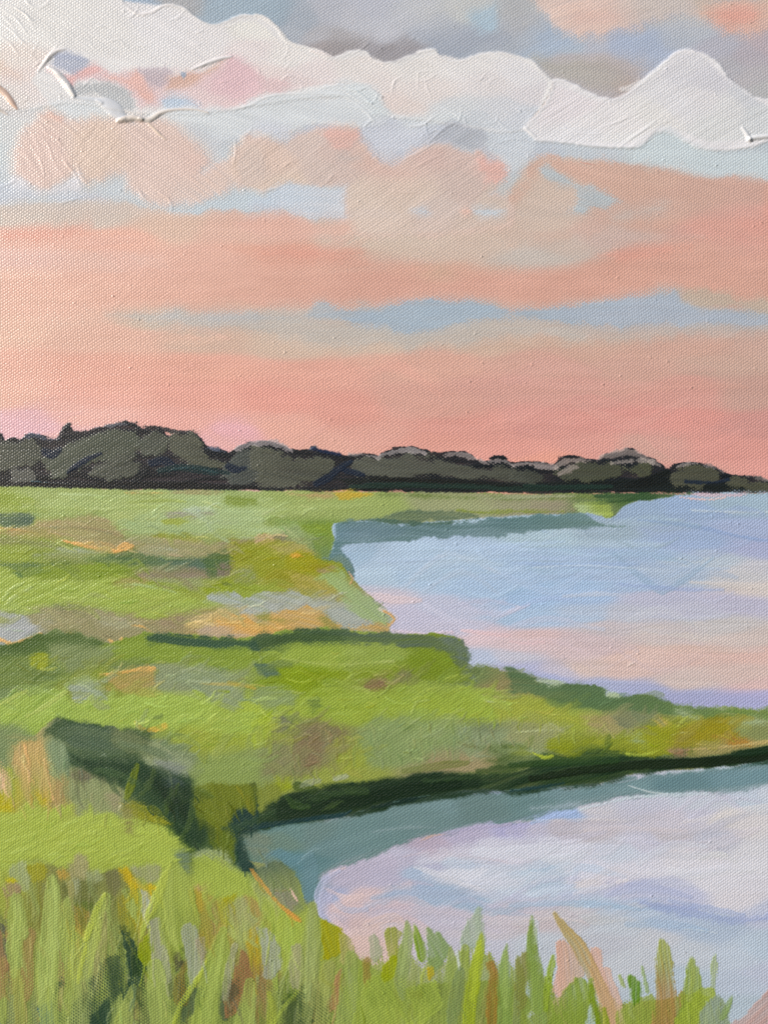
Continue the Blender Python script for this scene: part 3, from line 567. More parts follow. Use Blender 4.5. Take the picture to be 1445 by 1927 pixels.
# ------------------------------------------------------------------ marsh ground
motif('painted_marsh', 'far green marsh painted below the tree line')
P('128,146,82', '-60,924 1240,930 1500,928 1500,1990 -60,1990', soft=1, rag=1, sharp=True, part=None, wv=1.0)
P('166,182,208', '640,980 900,972 1160,960 1260,934 1500,928 1500,1420 1000,1300 880,1270 760,1200', soft=3, rag=2, part=None, wv=1.0)
F('''0,940,150,170,80 100,935,158,178,106 250,940,160,180,108 400,945,164,188,124 560,945,152,172,98 700,950,150,170,96 860,950,152,158,116 1000,950,150,150,118 1120,945,110,130,80 1200,935,80,110,60
0,1040,142,160,66 100,1060,130,150,60 300,1040,130,140,90 450,1040,140,146,50 520,1060,138,146,40 600,1010,116,146,70 0,1130,152,176,78 200,1120,152,174,80 400,1130,146,160,70 550,1120,150,150,80 30,1180,160,165,160 200,1180,146,142,104 330,1170,150,140,100 430,1180,205,165,98 600,1170,160,168,160''', clip='-60,920 300,922 700,925 963,930 1120,929 1240,932 1300,930 1250,938 1202,943 1172,956 1152,976 1100,971 1050,968 963,971 900,973 850,981 760,986 700,979 632,986 632,1030 660,1085 690,1118 722,1142 745,1165 738,1190 600,1190 480,1200 300,1200 200,1215 100,1230 -60,1240', soft=3, ax=80, ay=24, bl=90)
D('0,925 630,930 630,990 500,1020 0,1060', 50, 80, 12, 0, jit=7, seed=11, spread=4)
M = [
 ('140,162,62', '-50,928 0,930 30,930 60,936 58,944 20,948 -50,950', dict(soft=4)),
 ('154,150,104', '240,925 300,925 360,924 420,926 400,930 300,930', dict(soft=1.5)),
 ('172,150,102', '540,928 600,926 650,926 640,936 580,940', dict(soft=3)),
 ('192,164,62', '628,928 650,925 700,926 706,932 690,935 640,937', dict(soft=2, label='ochre touch under the trees')),
 ('112,130,72', '708,928 800,930 960,934 1050,936 1150,930 1160,934 1000,942 850,938 720,934', dict(soft=3)),
 ('124,146,62', '430,930 482,936 482,948 450,952 420,944', dict(soft=5)),
 ('80,102,84', '-50,966 0,966 40,965 63,971 57,986 46,994 20,996 0,990 -50,988', dict(soft=2.5, label='dark teal stroke at the left edge')),
 ('120,146,72', '60,970 120,974 160,966 190,966 160,975 100,980', dict(soft=5, op=.8)),
 ('172,152,108', '-50,998 0,998 56,988 70,978 120,974 180,972 220,985 232,1004 252,1015 252,1034 200,1036 150,1022 100,1013 50,1009 0,1006 -50,1004', dict(soft=4, c2='158,146,104', label='tan grass bank', ang=8)),
 ('157,182,120', '216,985 240,970 290,965 350,962 400,958 490,966 500,984 560,984 574,1000 540,1010 500,1004 470,1014 440,1018 405,1023 380,1019 352,1008 300,1008 240,1001', dict(soft=3.5, label='pale mint green patch', ang=5, c2='162,188,128')),
 ('150,146,132', '298,966 330,961 368,964 402,966 370,974 322,975', dict(soft=4, dry=.7)),
 ('170,190,170', '345,960 370,957 385,962 360,966', dict(soft=3)),
 ('150,164,66', '304,978 340,976 352,982 330,987 310,985', dict(soft=2.5)),
 ('140,148,50', '284,1010 310,1006 360,1010 378,1018 345,1019 300,1016', dict(soft=2.5)),
 ('160,152,114', '252,1018 300,1012 360,1020 400,1028 430,1018 420,1034 380,1048 330,1050 280,1048 255,1036', dict(soft=5, ang=6)),
 ('150,158,134', '270,1034 310,1028 330,1036 300,1046', dict(soft=6)),
 ('150,136,112', '400,1024 440,1016 480,1014 510,1012 500,1022 440,1028', dict(soft=4)),
 ('142,162,62', '-50,1026 0,1026 20,1030 52,1044 50,1058 0,1062 -50,1062', dict(soft=5, ang=10)),
 ('130,126,94', '-50,1010 20,1012 60,1014 120,1030 100,1034 40,1026 -50,1020', dict(soft=4, op=.85)),
 ('152,164,130', '60,1040 110,1032 170,1034 200,1040 140,1044 70,1048', dict(soft=5)),
 ('140,150,92', '100,1042 170,1040 214,1044 210,1054 150,1056 80,1054', dict(soft=4)),
 ('76,106,62', '210,1046 250,1036 290,1044 330,1050 380,1052 405,1036 424,1028 434,1042 432,1070 416,1086 394,1088 384,1074 330,1063 240,1060 150,1063 30,1070 0,1067 0,1060 130,1057', dict(soft=3.5, label='dark green channel', dry=.65)),
 ('88,112,98', '272,1056 330,1052 382,1056 384,1070 330,1068 280,1064', dict(soft=4, op=.8)),
 ('134,120,106', '236,1080 280,1070 330,1072 388,1074 392,1088 340,1092 280,1092 252,1090', dict(soft=4, label='mauve grass')),
 ('122,112,96', '404,1062 420,1056 437,1062 436,1088 424,1094 406,1090', dict(soft=3, ang=90)),
 ('140,146,44', '428,1024 450,1020 500,1026 532,1034 534,1060 526,1076 500,1080 482,1072 450,1064 436,1052', dict(soft=3, label='mossy olive block')),
 ('124,150,46', '46,1077 90,1070 150,1060 234,1060 240,1074 216,1094 190,1094 150,1090 80,1090', dict(soft=3.5, ang=-8, label='bright moss stroke')),
 ('78,114,62', '10,1071 44,1074 46,1090 36,1089 20,1080', dict(soft=2)),
 ('150,140,84', '206,1090 240,1082 278,1086 290,1094 260,1104 220,1106', dict(soft=5, op=.8)),
 ('152,176,76', '-50,1070 0,1070 20,1075 42,1092 100,1091 160,1096 212,1101 250,1105 290,1100 330,1110 372,1124 374,1148 330,1160 280,1166 240,1150 180,1146 130,1136 90,1134 45,1140 32,1156 0,1149 -50,1149', dict(soft=3.5, label='broad lime green sweep', hb=.35, ang=-20, th=.45)),
 ('130,150,50', '276,1098 310,1094 350,1104 378,1112 370,1118 320,1108', dict(soft=3)),
 ('142,152,102', '274,1086 330,1090 384,1088 396,1100 378,1108 330,1100 290,1096', dict(soft=4)),
 ('136,156,42', '384,1098 410,1094 440,1096 500,1104 500,1126 460,1130 450,1118 430,1114 388,1120', dict(soft=3, label='yellow green touch')),
 ('140,150,104', '430,1076 470,1068 484,1082 470,1100 440,1096', dict(soft=4)),
 ('160,170,168', '378,1131 400,1120 424,1116 442,1111 452,1122 456,1133 476,1118 510,1104 550,1099 558,1108 566,1118 590,1126 612,1130 632,1130 646,1141 672,1156 692,1166 684,1176 640,1174 620,1158 600,1160 578,1142 560,1148 520,1152 500,1158 470,1160 440,1156 420,1150 396,1140', dict(soft=2.5, rag=5, label='blue grey reed heads', c2='164,170,160', ang=15, dry=.6)),
 ('146,141,102', '42,1150 70,1140 120,1137 150,1140 190,1146 240,1160 280,1172 340,1160 354,1178 300,1192 250,1200 210,1206 170,1192 120,1186 70,1182', dict(soft=5, label='grey mauve scrub', ang=20)),
 ('160,160,132', '166,1160 200,1156 240,1170 226,1186 190,1182', dict(soft=8)),
 ('104,110,74', '105,1140 128,1136 140,1148 118,1152', dict(soft=5, op=.8)),
 ('150,135,106', '288,1160 330,1154 350,1164 344,1182 306,1186', dict(soft=6)),
 ('166,170,170', '-50,1152 0,1150 25,1152 46,1165 62,1180 52,1200 26,1206 0,1202 -50,1202', dict(soft=4, label='lavender grey clump', ang=-35)),
 ('152,160,104', '-50,1156 0,1156 16,1166 8,1178 -50,1178', dict(soft=5)),
 ('186,166,112', '348,1178 380,1160 424,1146 440,1154 412,1170 390,1184', dict(soft=4)),
 ('206,162,92', '400,1166 430,1158 482,1164 520,1148 545,1145 560,1146 576,1135 586,1140 602,1156 622,1166 650,1182 690,1169 734,1180 728,1191 660,1192 560,1186 500,1194 440,1202 402,1188', dict(soft=3, rag=5, label='golden ochre grass bank', ang=10, c2='190,156,88', dry=.65)),
 ('140,140,72', '482,1160 500,1152 510,1160 500,1178 488,1176', dict(soft=4)), ('142,136,72', '600,1160 612,1156 630,1170 640,1184 612,1184', dict(soft=4)),
 ('180,162,140', '360,1186 410,1182 460,1192 500,1196 450,1204 390,1200', dict(soft=4)),
 ('124,152,52', '560,985 590,984 625,985 631,1020 622,1046 605,1056 586,1042 574,1016', dict(soft=3, c2='112,142,84', g=(600,990,600,1050), label='fresh green block above the inlet', ang=80)),
 ('134,154,98', '520,998 560,990 584,1010 588,1034 560,1032 536,1020', dict(soft=5)),
 ('130,120,100', '508,1006 536,1000 538,1018 512,1020', dict(soft=2.5)),
 ('188,162,124', '482,1012 508,1008 512,1018 486,1024', dict(soft=2.5, dry=.8)),
 ('166,156,92', '498,1024 540,1020 574,1024 592,1044 560,1046 520,1044', dict(soft=5)),
 ('148,146,28', '536,1048 560,1038 590,1044 606,1064 600,1076 560,1082 540,1072', dict(soft=3, label='mustard patch')),
 ('206,160,64', '549,1042 560,1038 564,1044 554,1047', dict(soft=1.5)),
 ('142,140,40', '500,1082 540,1070 570,1082 566,1100 530,1112 500,1108', dict(soft=4)),
 ('166,156,78', '548,1082 580,1080 612,1094 632,1108 642,1130 618,1128 590,1112 560,1108', dict(soft=4, label='tan gold slope', ang=35)),
 ('152,182,114', '588,1092 610,1075 632,1067 652,1080 666,1100 692,1121 717,1146 737,1170 722,1176 690,1166 652,1142 636,1121 612,1096', dict(soft=2.5, label='pale green bank falling to the water', ang=45, th=.5)),
 ('150,138,92', '590,1068 620,1062 634,1070 608,1078', dict(soft=3)),
]
for c, p, kw in M: P(c, p, **kw)
for c, q, kw in [('218,168,98', '118,1018,4 150,1024,6 184,1032,7 220,1036,8 248,1032,6', dict(th=.8)), ('216,166,96', '222,1030,8 236,1026,12 248,1028,8', dict(th=.6, dry=.7)), ('216,174,114', '-40,1200,6 0,1204,7 24,1213,8 50,1202,5 78,1192,4', dict(th=.9)), ('212,176,116', '126,1190,3 142,1194,4 152,1192,3', {}), ('214,172,106', '205,1204,4 222,1212,7 230,1202,4', dict(dry=.6)),
                ('216,192,122', '350,1174,3 372,1170,4 398,1166,3', dict(th=.7)), ('206,186,132', '354,1166,2 376,1160,3 394,1154,2', {}), ('208,168,100', '250,1178,4 270,1180,4 286,1190,3', dict(dry=.7)),
                ('160,186,118', '235,1102,3 258,1100,6 290,1106,5 330,1115,4', dict(th=.7)), ('158,184,96', '6,1130,5 20,1112,8 44,1098,6', dict(th=.7)), ('166,188,110', '12,1140,3 30,1122,5 60,1106,4', dict(th=.6)), ('120,140,98', '60,996,3 140,992,5 210,1004,4', dict(op=.5)), ('150,132,96', '120,990,4 180,996,6 230,1010,5', dict(op=.6)), ('200,160,100', '0,994,3 40,998,4 70,1004,3', dict(op=.7)),
                ('190,168,100', '236,928,2 290,928,3 320,928,2', {}), ('158,182,100', '0,960,4 80,956,6 200,958,5 300,952,4', dict(op=.8)), ('172,196,130', '110,930,3 180,932,4 240,934,3', {}), ('140,160,70', '240,945,4 300,942,6 350,944,4', dict(op=.7)), ('164,184,110', '520,955,4 620,952,6 700,950,4', dict(op=.8)), ('130,146,60', '860,960,5 910,964,7 970,962,6 1060,962,4', dict(dry=.6)), ('158,164,130', '900,938,3 980,936,5 1080,934,3', dict(dry=.6)), ('128,150,76', '1080,950,6 1130,946,10 1190,936,6', dict(dry=.6, c2='70,96,56'))]:
    B(c, q, **kw)
D('0,932 630,936 620,1050 700,1140 560,1180 0,1200', 260, 44, 11, 4, jit=5, op=0.6, spread=16, seed=41, dry=.7)
P('150,142,120', '1000,948 1060,942 1100,950 1090,962 1040,966 990,960', soft=7, dry=.7)
P('158,182,84', '1086,953 1110,950 1150,952 1152,968 1148,977 1115,977 1102,968', soft=2.5, rag=3, c2='166,190,130', g=(1130,955,1105,976), label='lime tip of the far marsh', th=.5)
P('56,86,50', '1120,934 1180,930 1260,929 1300,930 1250,936 1200,940 1150,942', soft=2.5, dry=.7, fr=4)

# ------------------------------------------------------------------ far water
SOFT[:] = [1.2, 0.8, 1.4, 1.8]
D('0,928 630,930 620,1050 700,1140 700,1190 0,1200', 220, 26, 3.2, 0, jit=13, op=.8, spread=14, seed=71, dry=.5, soft=1.2, th=.5)
D('0,935 620,940 620,1050 700,1150 560,1180 0,1190', 60, 30, 3, -8, jit=8, op=.8, spread=14, seed=72, dry=.6, soft=1, th=.6, lift=16)
motif('painted_river', 'pale blue river with pink reflections at the right')
F('''640,1040,160,184,206 700,1050,168,192,215 800,1040,171,196,220 900,1030,168,192,218 1000,1050,160,186,214 1000,1010,166,192,206 1150,1000,152,174,190 1200,960,150,172,198 1000,1120,158,188,222 900,1100,164,191,221 700,1090,172,196,216 800,1090,168,194,220 1300,955,152,174,204 1250,990,154,174,204 1400,940,158,180,196 1400,1000,160,175,208 1300,1010,152,174,208 1445,1030,166,174,208 1200,1040,158,182,212
1340,1060,176,190,204 1400,1080,192,192,196 1445,1110,204,194,190 1445,1070,190,190,198 1300,1080,168,186,208 1200,1100,162,184,214 1400,1130,182,180,202 1250,1125,180,182,204 1100,1120,160,186,220 690,1120,190,190,206 760,1160,190,188,210 700,1125,200,188,200 850,1140,186,190,212 870,1190,190,188,208 1000,1165,162,188,216 1100,1160,172,188,210 1200,1160,182,186,200 1300,1150,184,186,204
900,1200,214,190,196 1000,1205,212,184,184 970,1215,208,186,190 1100,1210,204,184,188 950,1235,190,190,204 1150,1190,196,186,190 1100,1225,206,184,186 1250,1200,200,190,186 1350,1180,194,190,190 1400,1200,204,188,182 1200,1240,214,184,174 1300,1235,214,180,170 1440,1240,216,180,170 1100,1260,208,186,178 1200,1265,212,184,176 1400,1270,208,182,174 1445,1295,212,180,176 1300,1285,204,186,180
900,1240,178,190,214 950,1258,174,178,212 1030,1275,162,170,208 1060,1265,190,184,200 1150,1292,166,174,206 1230,1300,164,170,204 1300,1312,164,168,202 1400,1322,168,170,206 1440,1310,172,170,206''', clip='628,985 700,978 760,985 900,975 1090,965 1150,975 1180,950 1245,936 1320,929 1445,927 1500,926 1500,1370 1445,1360 1370,1354 1300,1342 1230,1330 1150,1316 1050,1304 1000,1292 960,1286 866,1280 868,1230 860,1205 840,1197 738,1194 735,1176 745,1160 720,1141 690,1117 662,1086 655,1070 640,1056 622,1050 628,1020', soft=2.5, rag=3, ax=80, ay=22, bl=160, bw=3, hb=.2, wob=12, br=.02)
D('680,1030 1440,940 1440,1120 1000,1160 760,1160', 90, 140, 12, 0, jit=5, op=.6, spread=4, seed=5)
D('900,1170 1440,1120 1440,1290 1000,1250', 50, 150, 14, 2, jit=4, op=.45, spread=3, seed=6)
P('92,124,126', '628,985 700,979 760,986 800,985 900,979 963,975 1040,968 1092,966 1122,979 1184,990 1160,996 1100,996 1000,1000 940,1008 850,1011 780,1015 700,1021 652,1022 640,1034 650,1042 660,1060 664,1084 655,1072 640,1056 612,1056 625,1042 632,1020', soft=3, rag=4, c2='104,134,130', g=(960,980,1180,990), label='teal reflection along the far bank', dry=.65, bl=120)
P('96,126,140', '630,986 700,984 780,992 740,1010 660,1018 636,1014', soft=8, op=.6)
P('106,132,122', '608,1050 640,1042 662,1062 664,1082 655,1072 640,1060', soft=4, dry=.8)
P('150,180,204', '650,1040 672,1026 720,1018 700,1050 670,1066', soft=9, op=.7, dry=.7)
P('96,116,88', '706,978 730,970 770,960 830,960 880,966 900,971 860,978 800,982 760,986', soft=3, rag=3, dry=.65, label='grey green shadow of the far bank')
P('74,104,86', '640,984 700,976 760,982 840,982 900,974 880,982 800,988 740,984 700,980', soft=2, rag=2, dry=.6)
for c, q, kw in [('132,160,206', '1200,978,4 1300,990,8 1400,1012,8 1470,1020,6', dict(op=.6, bl=120)), ('150,176,216', '960,1060,4 1060,1064,8 1200,1062,6', dict(op=.6, bl=120)), ('186,204,220', '1000,1068,3 1100,1064,5 1220,1072,4', dict(op=.6, bl=120)), ('150,170,214', '1150,1098,4 1260,1108,7 1360,1110,4', dict(op=.6, bl=120)), ('206,198,192', '1300,1096,5 1380,1102,10 1480,1110,14', dict(op=.7, bl=120)), ('190,202,208', '1300,960,3 1400,964,5 1480,962,5', dict(op=.7)), ('206,178,186', '1300,930,4 1350,932,6 1400,930,4', dict(dry=.8, op=.8)), ('220,186,180', '1280,936,3 1330,940,4 1365,936,3', dict(dry=.9)), ('220,182,186', '960,1206,5 990,1210,7 1024,1208,5', dict(op=.6)), ('222,196,196', '690,1116,10 740,1128,16 790,1130,8', dict(op=.5, dry=.7)), ('220,200,200', '715,1146,5 745,1158,6 748,1168,4', dict(op=.7, dry=.8)), ('196,198,208', '1060,1122,5 1120,1118,8 1180,1120,5', dict(op=.5)), ('222,200,190', '1180,1254,2 1186,1250,4 1194,1248,2', dict(th=1.2)),
                ('206,160,110', '656,1076,2 664,1088,3 660,1098,2', dict(dry=.6)), ('204,160,100', '722,1150,5 736,1158,6 742,1166,4 732,1178,4', dict(dry=.5)), ('110,130,70', '712,1140,4 720,1134,3', dict(dry=.6)), ('206,190,206', '740,1188,6 760,1190,7 800,1194,6 850,1190,8', dict(dry=.8)), ('228,190,192', '868,1186,6 900,1190,10 960,1196,8', dict(dry=.7, op=.7))]:
    B(c, q, **kw)
for q in ['950,1052,1 1040,1054,1.6 1140,1052,1', '960,1061,1 1060,1063,1.6 1180,1070,1', '1180,1098,1 1280,1104,1.6 1380,1112,1', '1000,1156,1 1080,1158,1.6', '1320,1060,1 1400,1064,1.6 1470,1062,1', '1230,1197,1.2 1280,1199,1.6 1340,1204,1.2', '1168,1192,3 1182,1193,3', '1230,974,2.5 1240,976,2.5', '760,1056,1 860,1052,1.6 960,1056,1']:
    R(None, q, hgt=.8, part=None, gl=.4, wv=.6)

# ------------------------------------------------------------------ near pond
SOFT[:] = [1.4, 1.0, 1.4, 1.8]
motif('painted_pond', 'pale lavender pond at the lower right')
F('''470,1590,100,128,112 490,1620,102,130,116 520,1600,104,134,126 540,1640,98,130,130 570,1680,98,134,138 640,1650,178,172,192 618,1690,164,172,204 616,1730,170,174,200 650,1700,206,182,184 680,1690,204,182,186 640,1745,196,178,188 700,1650,178,174,196 760,1615,180,180,200 700,1625,184,178,198 800,1590,178,165,184 820,1606,196,172,182 860,1575,176,170,196 780,1640,164,182,206 800,1625,176,178,202 850,1640,206,210,222 850,1600,184,174,192 900,1600,203,204,217 900,1640,206,210,222 960,1610,206,206,220 830,1612,176,194,214 870,1618,182,198,216 750,1672,162,174,198 820,1682,158,180,204 870,1692,152,176,200 900,1670,190,198,212 950,1670,190,202,218 960,1720,194,186,196 750,1712,192,182,196 850,1722,186,182,198 700,1745,202,178,178 760,1745,190,180,190 680,1770,210,182,174 900,1745,192,186,196 1000,1735,192,182,186 1000,1650,174,194,212 1030,1645,170,190,208
1050,1600,204,207,220 1010,1540,158,176,214 1060,1532,150,176,216 980,1555,170,168,206 1000,1558,184,182,204 1100,1520,194,192,200 1200,1510,190,190,206 1300,1506,190,196,208 1300,1530,192,192,208 1400,1500,184,196,210 1440,1490,196,204,214 1250,1540,194,190,202 1100,1560,190,184,192 1050,1555,182,176,186 1250,1565,190,184,190 1200,1580,192,192,208 1350,1570,186,188,202 1400,1550,208,204,206 1440,1600,206,206,212 1350,1540,204,200,198 1150,1600,194,202,216 1300,1620,208,206,213 1100,1640,204,206,220 1060,1680,180,194,214 1110,1665,204,200,206 1200,1640,204,204,216 1160,1675,190,186,206 1220,1672,174,180,208 1280,1680,184,188,212 1350,1660,206,205,213 1400,1690,208,205,212 1440,1720,184,190,210
1200,1716,164,184,208 1120,1700,172,190,210 1060,1720,188,188,194 1160,1750,184,192,202 1260,1745,168,184,206 1330,1755,170,186,206 1240,1770,188,192,200 1150,1780,182,186,196 1440,1780,176,192,208 1200,1810,186,192,200 1300,1800,186,194,204 1400,1800,180,192,206 1300,1850,172,188,200 1400,1850,178,190,206 1440,1830,182,190,208 1400,1900,172,188,200 1000,1790,182,190,200 900,1790,184,186,200 840,1790,184,182,196 1050,1830,180,192,204 960,1850,176,188,198''', clip='430,1580 480,1556 560,1545 620,1540 680,1525 750,1505 820,1496 890,1486 963,1488 1050,1480 1130,1473 1180,1458 1250,1450 1330,1445 1400,1436 1500,1425 1500,1980 800,1980 700,1830 655,1790 628,1752 602,1725 590,1690 560,1690 520,1630 470,1620', soft=3, ax=50, ay=24, ang=-8, bl=90, wob=14)
D('640,1660 900,1580 1440,1500 1440,1700 1000,1760 700,1750', 110, 110, 16, -4, jit=5, op=.5, spread=8, seed=8)
P('106,136,134', '440,1578 482,1560 560,1548 620,1542 680,1528 750,1508 820,1500 890,1488 963,1492 1050,1484 1130,1477 1180,1462 1250,1455 1330,1449 1400,1440 1500,1430 1500,1468 1445,1478 1400,1486 1340,1493 1260,1496 1180,1501 1130,1510 1072,1522 1040,1531 1000,1545 963,1549 920,1549 860,1563 830,1571 780,1579 740,1599 680,1621 622,1641 600,1657 598,1690 575,1702 560,1660 520,1630 486,1612', soft=3.5, rag=4, c2='98,128,130', g=(500,1600,1400,1460), label='teal green reflection of the bank', dry=.5, ang=-14, bl=110)
F('''470,1590,108,132,116 520,1580,110,134,122 560,1570,106,134,130 620,1590,104,136,138 560,1620,92,130,134 580,1670,94,134,138 680,1570,104,136,136 760,1540,108,138,138 900,1530,104,132,130 1000,1530,102,134,134 1100,1500,112,142,146 1180,1490,118,146,150 1250,1480,102,132,138 1400,1465,112,142,150 800,1520,112,142,144''', clip='480,1570 620,1550 750,1518 890,1496 1130,1484 1250,1462 1490,1440 1490,1462 1400,1478 1260,1488 1130,1502 1000,1535 860,1554 740,1588 620,1632 592,1656 590,1688 572,1680 530,1620', soft=7, ax=60, ay=24, ang=-14, op=.9)
P('98,134,142', '510,1606 530,1600 560,1608 590,1600 600,1640 598,1690 575,1700 560,1652', soft=4, rag=3, ang=-30)
for c, q, kw in [('142,162,166', '700,1566,3 760,1558,5 820,1558,3', dict(op=.5)), ('150,172,176', '1186,1478,2 1220,1490,4 1270,1495,3', dict(op=.7)), ('150,178,182', '560,1626,4 580,1606,5 600,1596,3', dict(op=.4)), ('190,206,212', '1090,1524,3 1180,1502,5 1240,1497,6 1330,1494,5', dict(op=.8)),
                 ('156,180,222', '1000,1548,4 1030,1538,14 1060,1532,14 1084,1528,5', dict(op=.9)), ('172,166,196', '820,1574,6 880,1560,10 960,1552,8', dict(op=.8)), ('206,168,150', '790,1584,2 810,1574,4 840,1570,2', dict(op=.8)), ('214,186,182', '620,1648,4 630,1640,5 650,1634,3', dict(op=.8)), ('176,182,212', '606,1720,10 598,1690,16 612,1656,14 640,1640,6', dict(op=.75)), ('220,192,186', '612,1672,6 650,1690,12 680,1688,12', dict(op=.7)), ('216,190,192', '620,1720,10 640,1742,12 660,1760,8', dict(op=.6)), ('166,178,206', '626,1690,10 650,1712,14 690,1712,8', dict(op=.6)),
                 ('206,182,182', '760,1612,5 800,1604,8 840,1598,5', dict(op=.5)), ('212,210,216', '780,1632,6 830,1648,12 870,1664,10 920,1680,5', dict(op=.6)), ('150,174,202', '700,1690,8 790,1676,18 860,1688,14 880,1694,6', dict(op=.6)), ('176,174,196', '780,1706,3 830,1714,4 880,1716,3', dict(op=.6)), ('216,184,164', '690,1740,14 740,1728,18 760,1740,8', dict(op=.4)),
                 ('140,156,204', '1206,1698,6 1246,1707,16 1300,1717,20 1350,1730,18 1400,1733,14 1480,1722,14', dict(op=.62, soft=7, rag=5, label='deep blue ripple', bl=110)), ('150,168,208', '1260,1696,6 1320,1708,12 1400,1722,6', dict(op=.6)), ('168,176,208', '1140,1688,6 1180,1672,18 1240,1674,18 1300,1690,8', dict(op=.7)), ('222,216,216', '1080,1682,5 1130,1672,8 1180,1656,6', dict(op=.7)), ('212,206,204', '960,1548,3 1100,1542,4 1180,1545,3', dict(op=.4)), ('150,180,206', '960,1704,8 1080,1700,12 1200,1712,8', dict(op=.5)), ('206,192,190', '1100,1562,8 1180,1560,12 1290,1564,6', dict(op=.5)), ('210,198,198', '960,1738,4 1040,1728,6 1100,1736,4', dict(op=.5)), ('150,178,206', '1180,1740,12 1260,1740,16 1330,1752,6', dict(op=.5)), ('218,212,210', '1280,1550,6 1380,1530,12 1440,1520,16', dict(op=.5)), ('164,186,208', '990,1660,8 1010,1645,14 1040,1640,14', dict(op=.6))]:
    B(c, q, **kw)
for c, q, kw in [('180,174,196', '612,1716,18 622,1668,26 680,1642,30 780,1614,28 880,1590,18', dict(op=.55)), ('170,176,202', '606,1730,10 604,1690,14 616,1656,12', dict(op=.6)), ('208,186,188', '636,1744,14 640,1704,20 690,1682,20 770,1668,14', dict(op=.45)), ('164,178,202', '690,1704,12 760,1684,20 840,1686,22 900,1702,12', dict(op=.55)), ('196,186,196', '690,1740,10 780,1716,16 870,1720,16 960,1736,10', dict(op=.5)), ('214,190,182', '660,1760,16 720,1748,20 800,1752,14', dict(op=.4)),
                 ('202,206,219', '790,1620,16 840,1612,34 920,1600,44 1040,1590,30', dict(op=.6)), ('204,206,217', '800,1644,18 870,1656,30 960,1660,26 1060,1640,20', dict(op=.5)), ('172,180,206', '1060,1690,10 1150,1674,26 1230,1684,24 1290,1700,8', dict(op=.5)), ('204,204,214', '1240,1640,40 1340,1640,60 1480,1650,70', dict(op=.35)), ('190,188,202', '960,1566,10 1100,1556,22 1280,1562,18 1400,1540,10', dict(op=.45)), ('186,194,210', '1000,1522,8 1200,1510,20 1480,1492,24', dict(op=.4))]:
    B(c, q, soft=9, rag=6, bl=110, part=kw.pop('part', 'brush_stroke'), **kw)
DULL(560, 1500, 1480, 1960, .12)
for q in ['1264,1748,1 1310,1750,1.6 1350,1757,1', '1180,1478,1 1206,1486,2 1230,1492,2 1260,1494,1.4']:
    R('200,208,210', q, hgt=.8, part=None, op=.6)

# ------------------------------------------------------------------ middle marsh tongue
SOFT[:] = [2.0, 1.8, 1.9, 3.2]
motif('painted_marsh', 'middle green marsh tongue reaching to the right edge')
TONGUE = '-60,1210 0,1213 30,1211 80,1190 120,1189 165,1199 205,1210 270,1192 320,1190 370,1196 430,1200 482,1199 520,1190 560,1183 620,1185 680,1188 740,1190 800,1195 840,1193 865,1203 878,1230 876,1258 905,1256 935,1258 963,1266 1004,1275 1008,1281 1060,1288 1130,1294 1142,1310 1180,1310 1200,1306 1230,1312 1264,1324 1300,1332 1350,1330 1400,1336 1445,1338 1500,1342 1500,1410 1445,1412 1400,1418 1300,1424 1150,1424 1000,1446 870,1454 760,1466 640,1482 540,1500 470,1548 440,1572 390,1600 -60,1640'
F('''0,1230,76,104,50 60,1240,112,136,66 140,1230,120,136,90 20,1270,112,136,84 160,1290,130,146,60 260,1235,124,150,54 380,1235,132,156,60 420,1270,134,150,100 330,1280,134,146,108 520,1240,140,166,66 700,1230,140,165,64 820,1250,120,146,36 560,1275,124,152,34 700,1290,136,150,62 900,1280,114,134,76 950,1300,150,146,92 660,1330,146,170,66 800,1330,148,172,70 880,1340,146,164,68 60,1340,150,176,80 300,1340,152,180,76 480,1360,154,178,64 0,1390,120,140,92 380,1380,146,162,64 600,1400,124,114,84 520,1430,130,140,96 720,1400,134,152,98 900,1400,130,148,110 850,1440,146,140,104 640,1450,140,152,70 440,1450,134,156,84 300,1420,120,136,100 1000,1330,152,162,66 1060,1350,146,160,66 1000,1390,140,150,104 1040,1300,86,116,72 1120,1310,88,118,74 1200,1330,104,128,80 1150,1360,148,148,100 1300,1340,140,158,112 1330,1370,144,136,50 1400,1370,138,150,92 1440,1370,132,140,90 1220,1390,142,148,48 1100,1400,132,142,60 1400,1400,150,142,92''', clip=TONGUE, soft=2.5, rag=6, ax=50, ay=22, ang=-4, bl=50, bw=3)
D('0,1220 860,1230 1440,1345 1440,1390 900,1440 500,1480 0,1560', 130, 60, 20, -8, jit=9, op=.55, spread=20, seed=21)
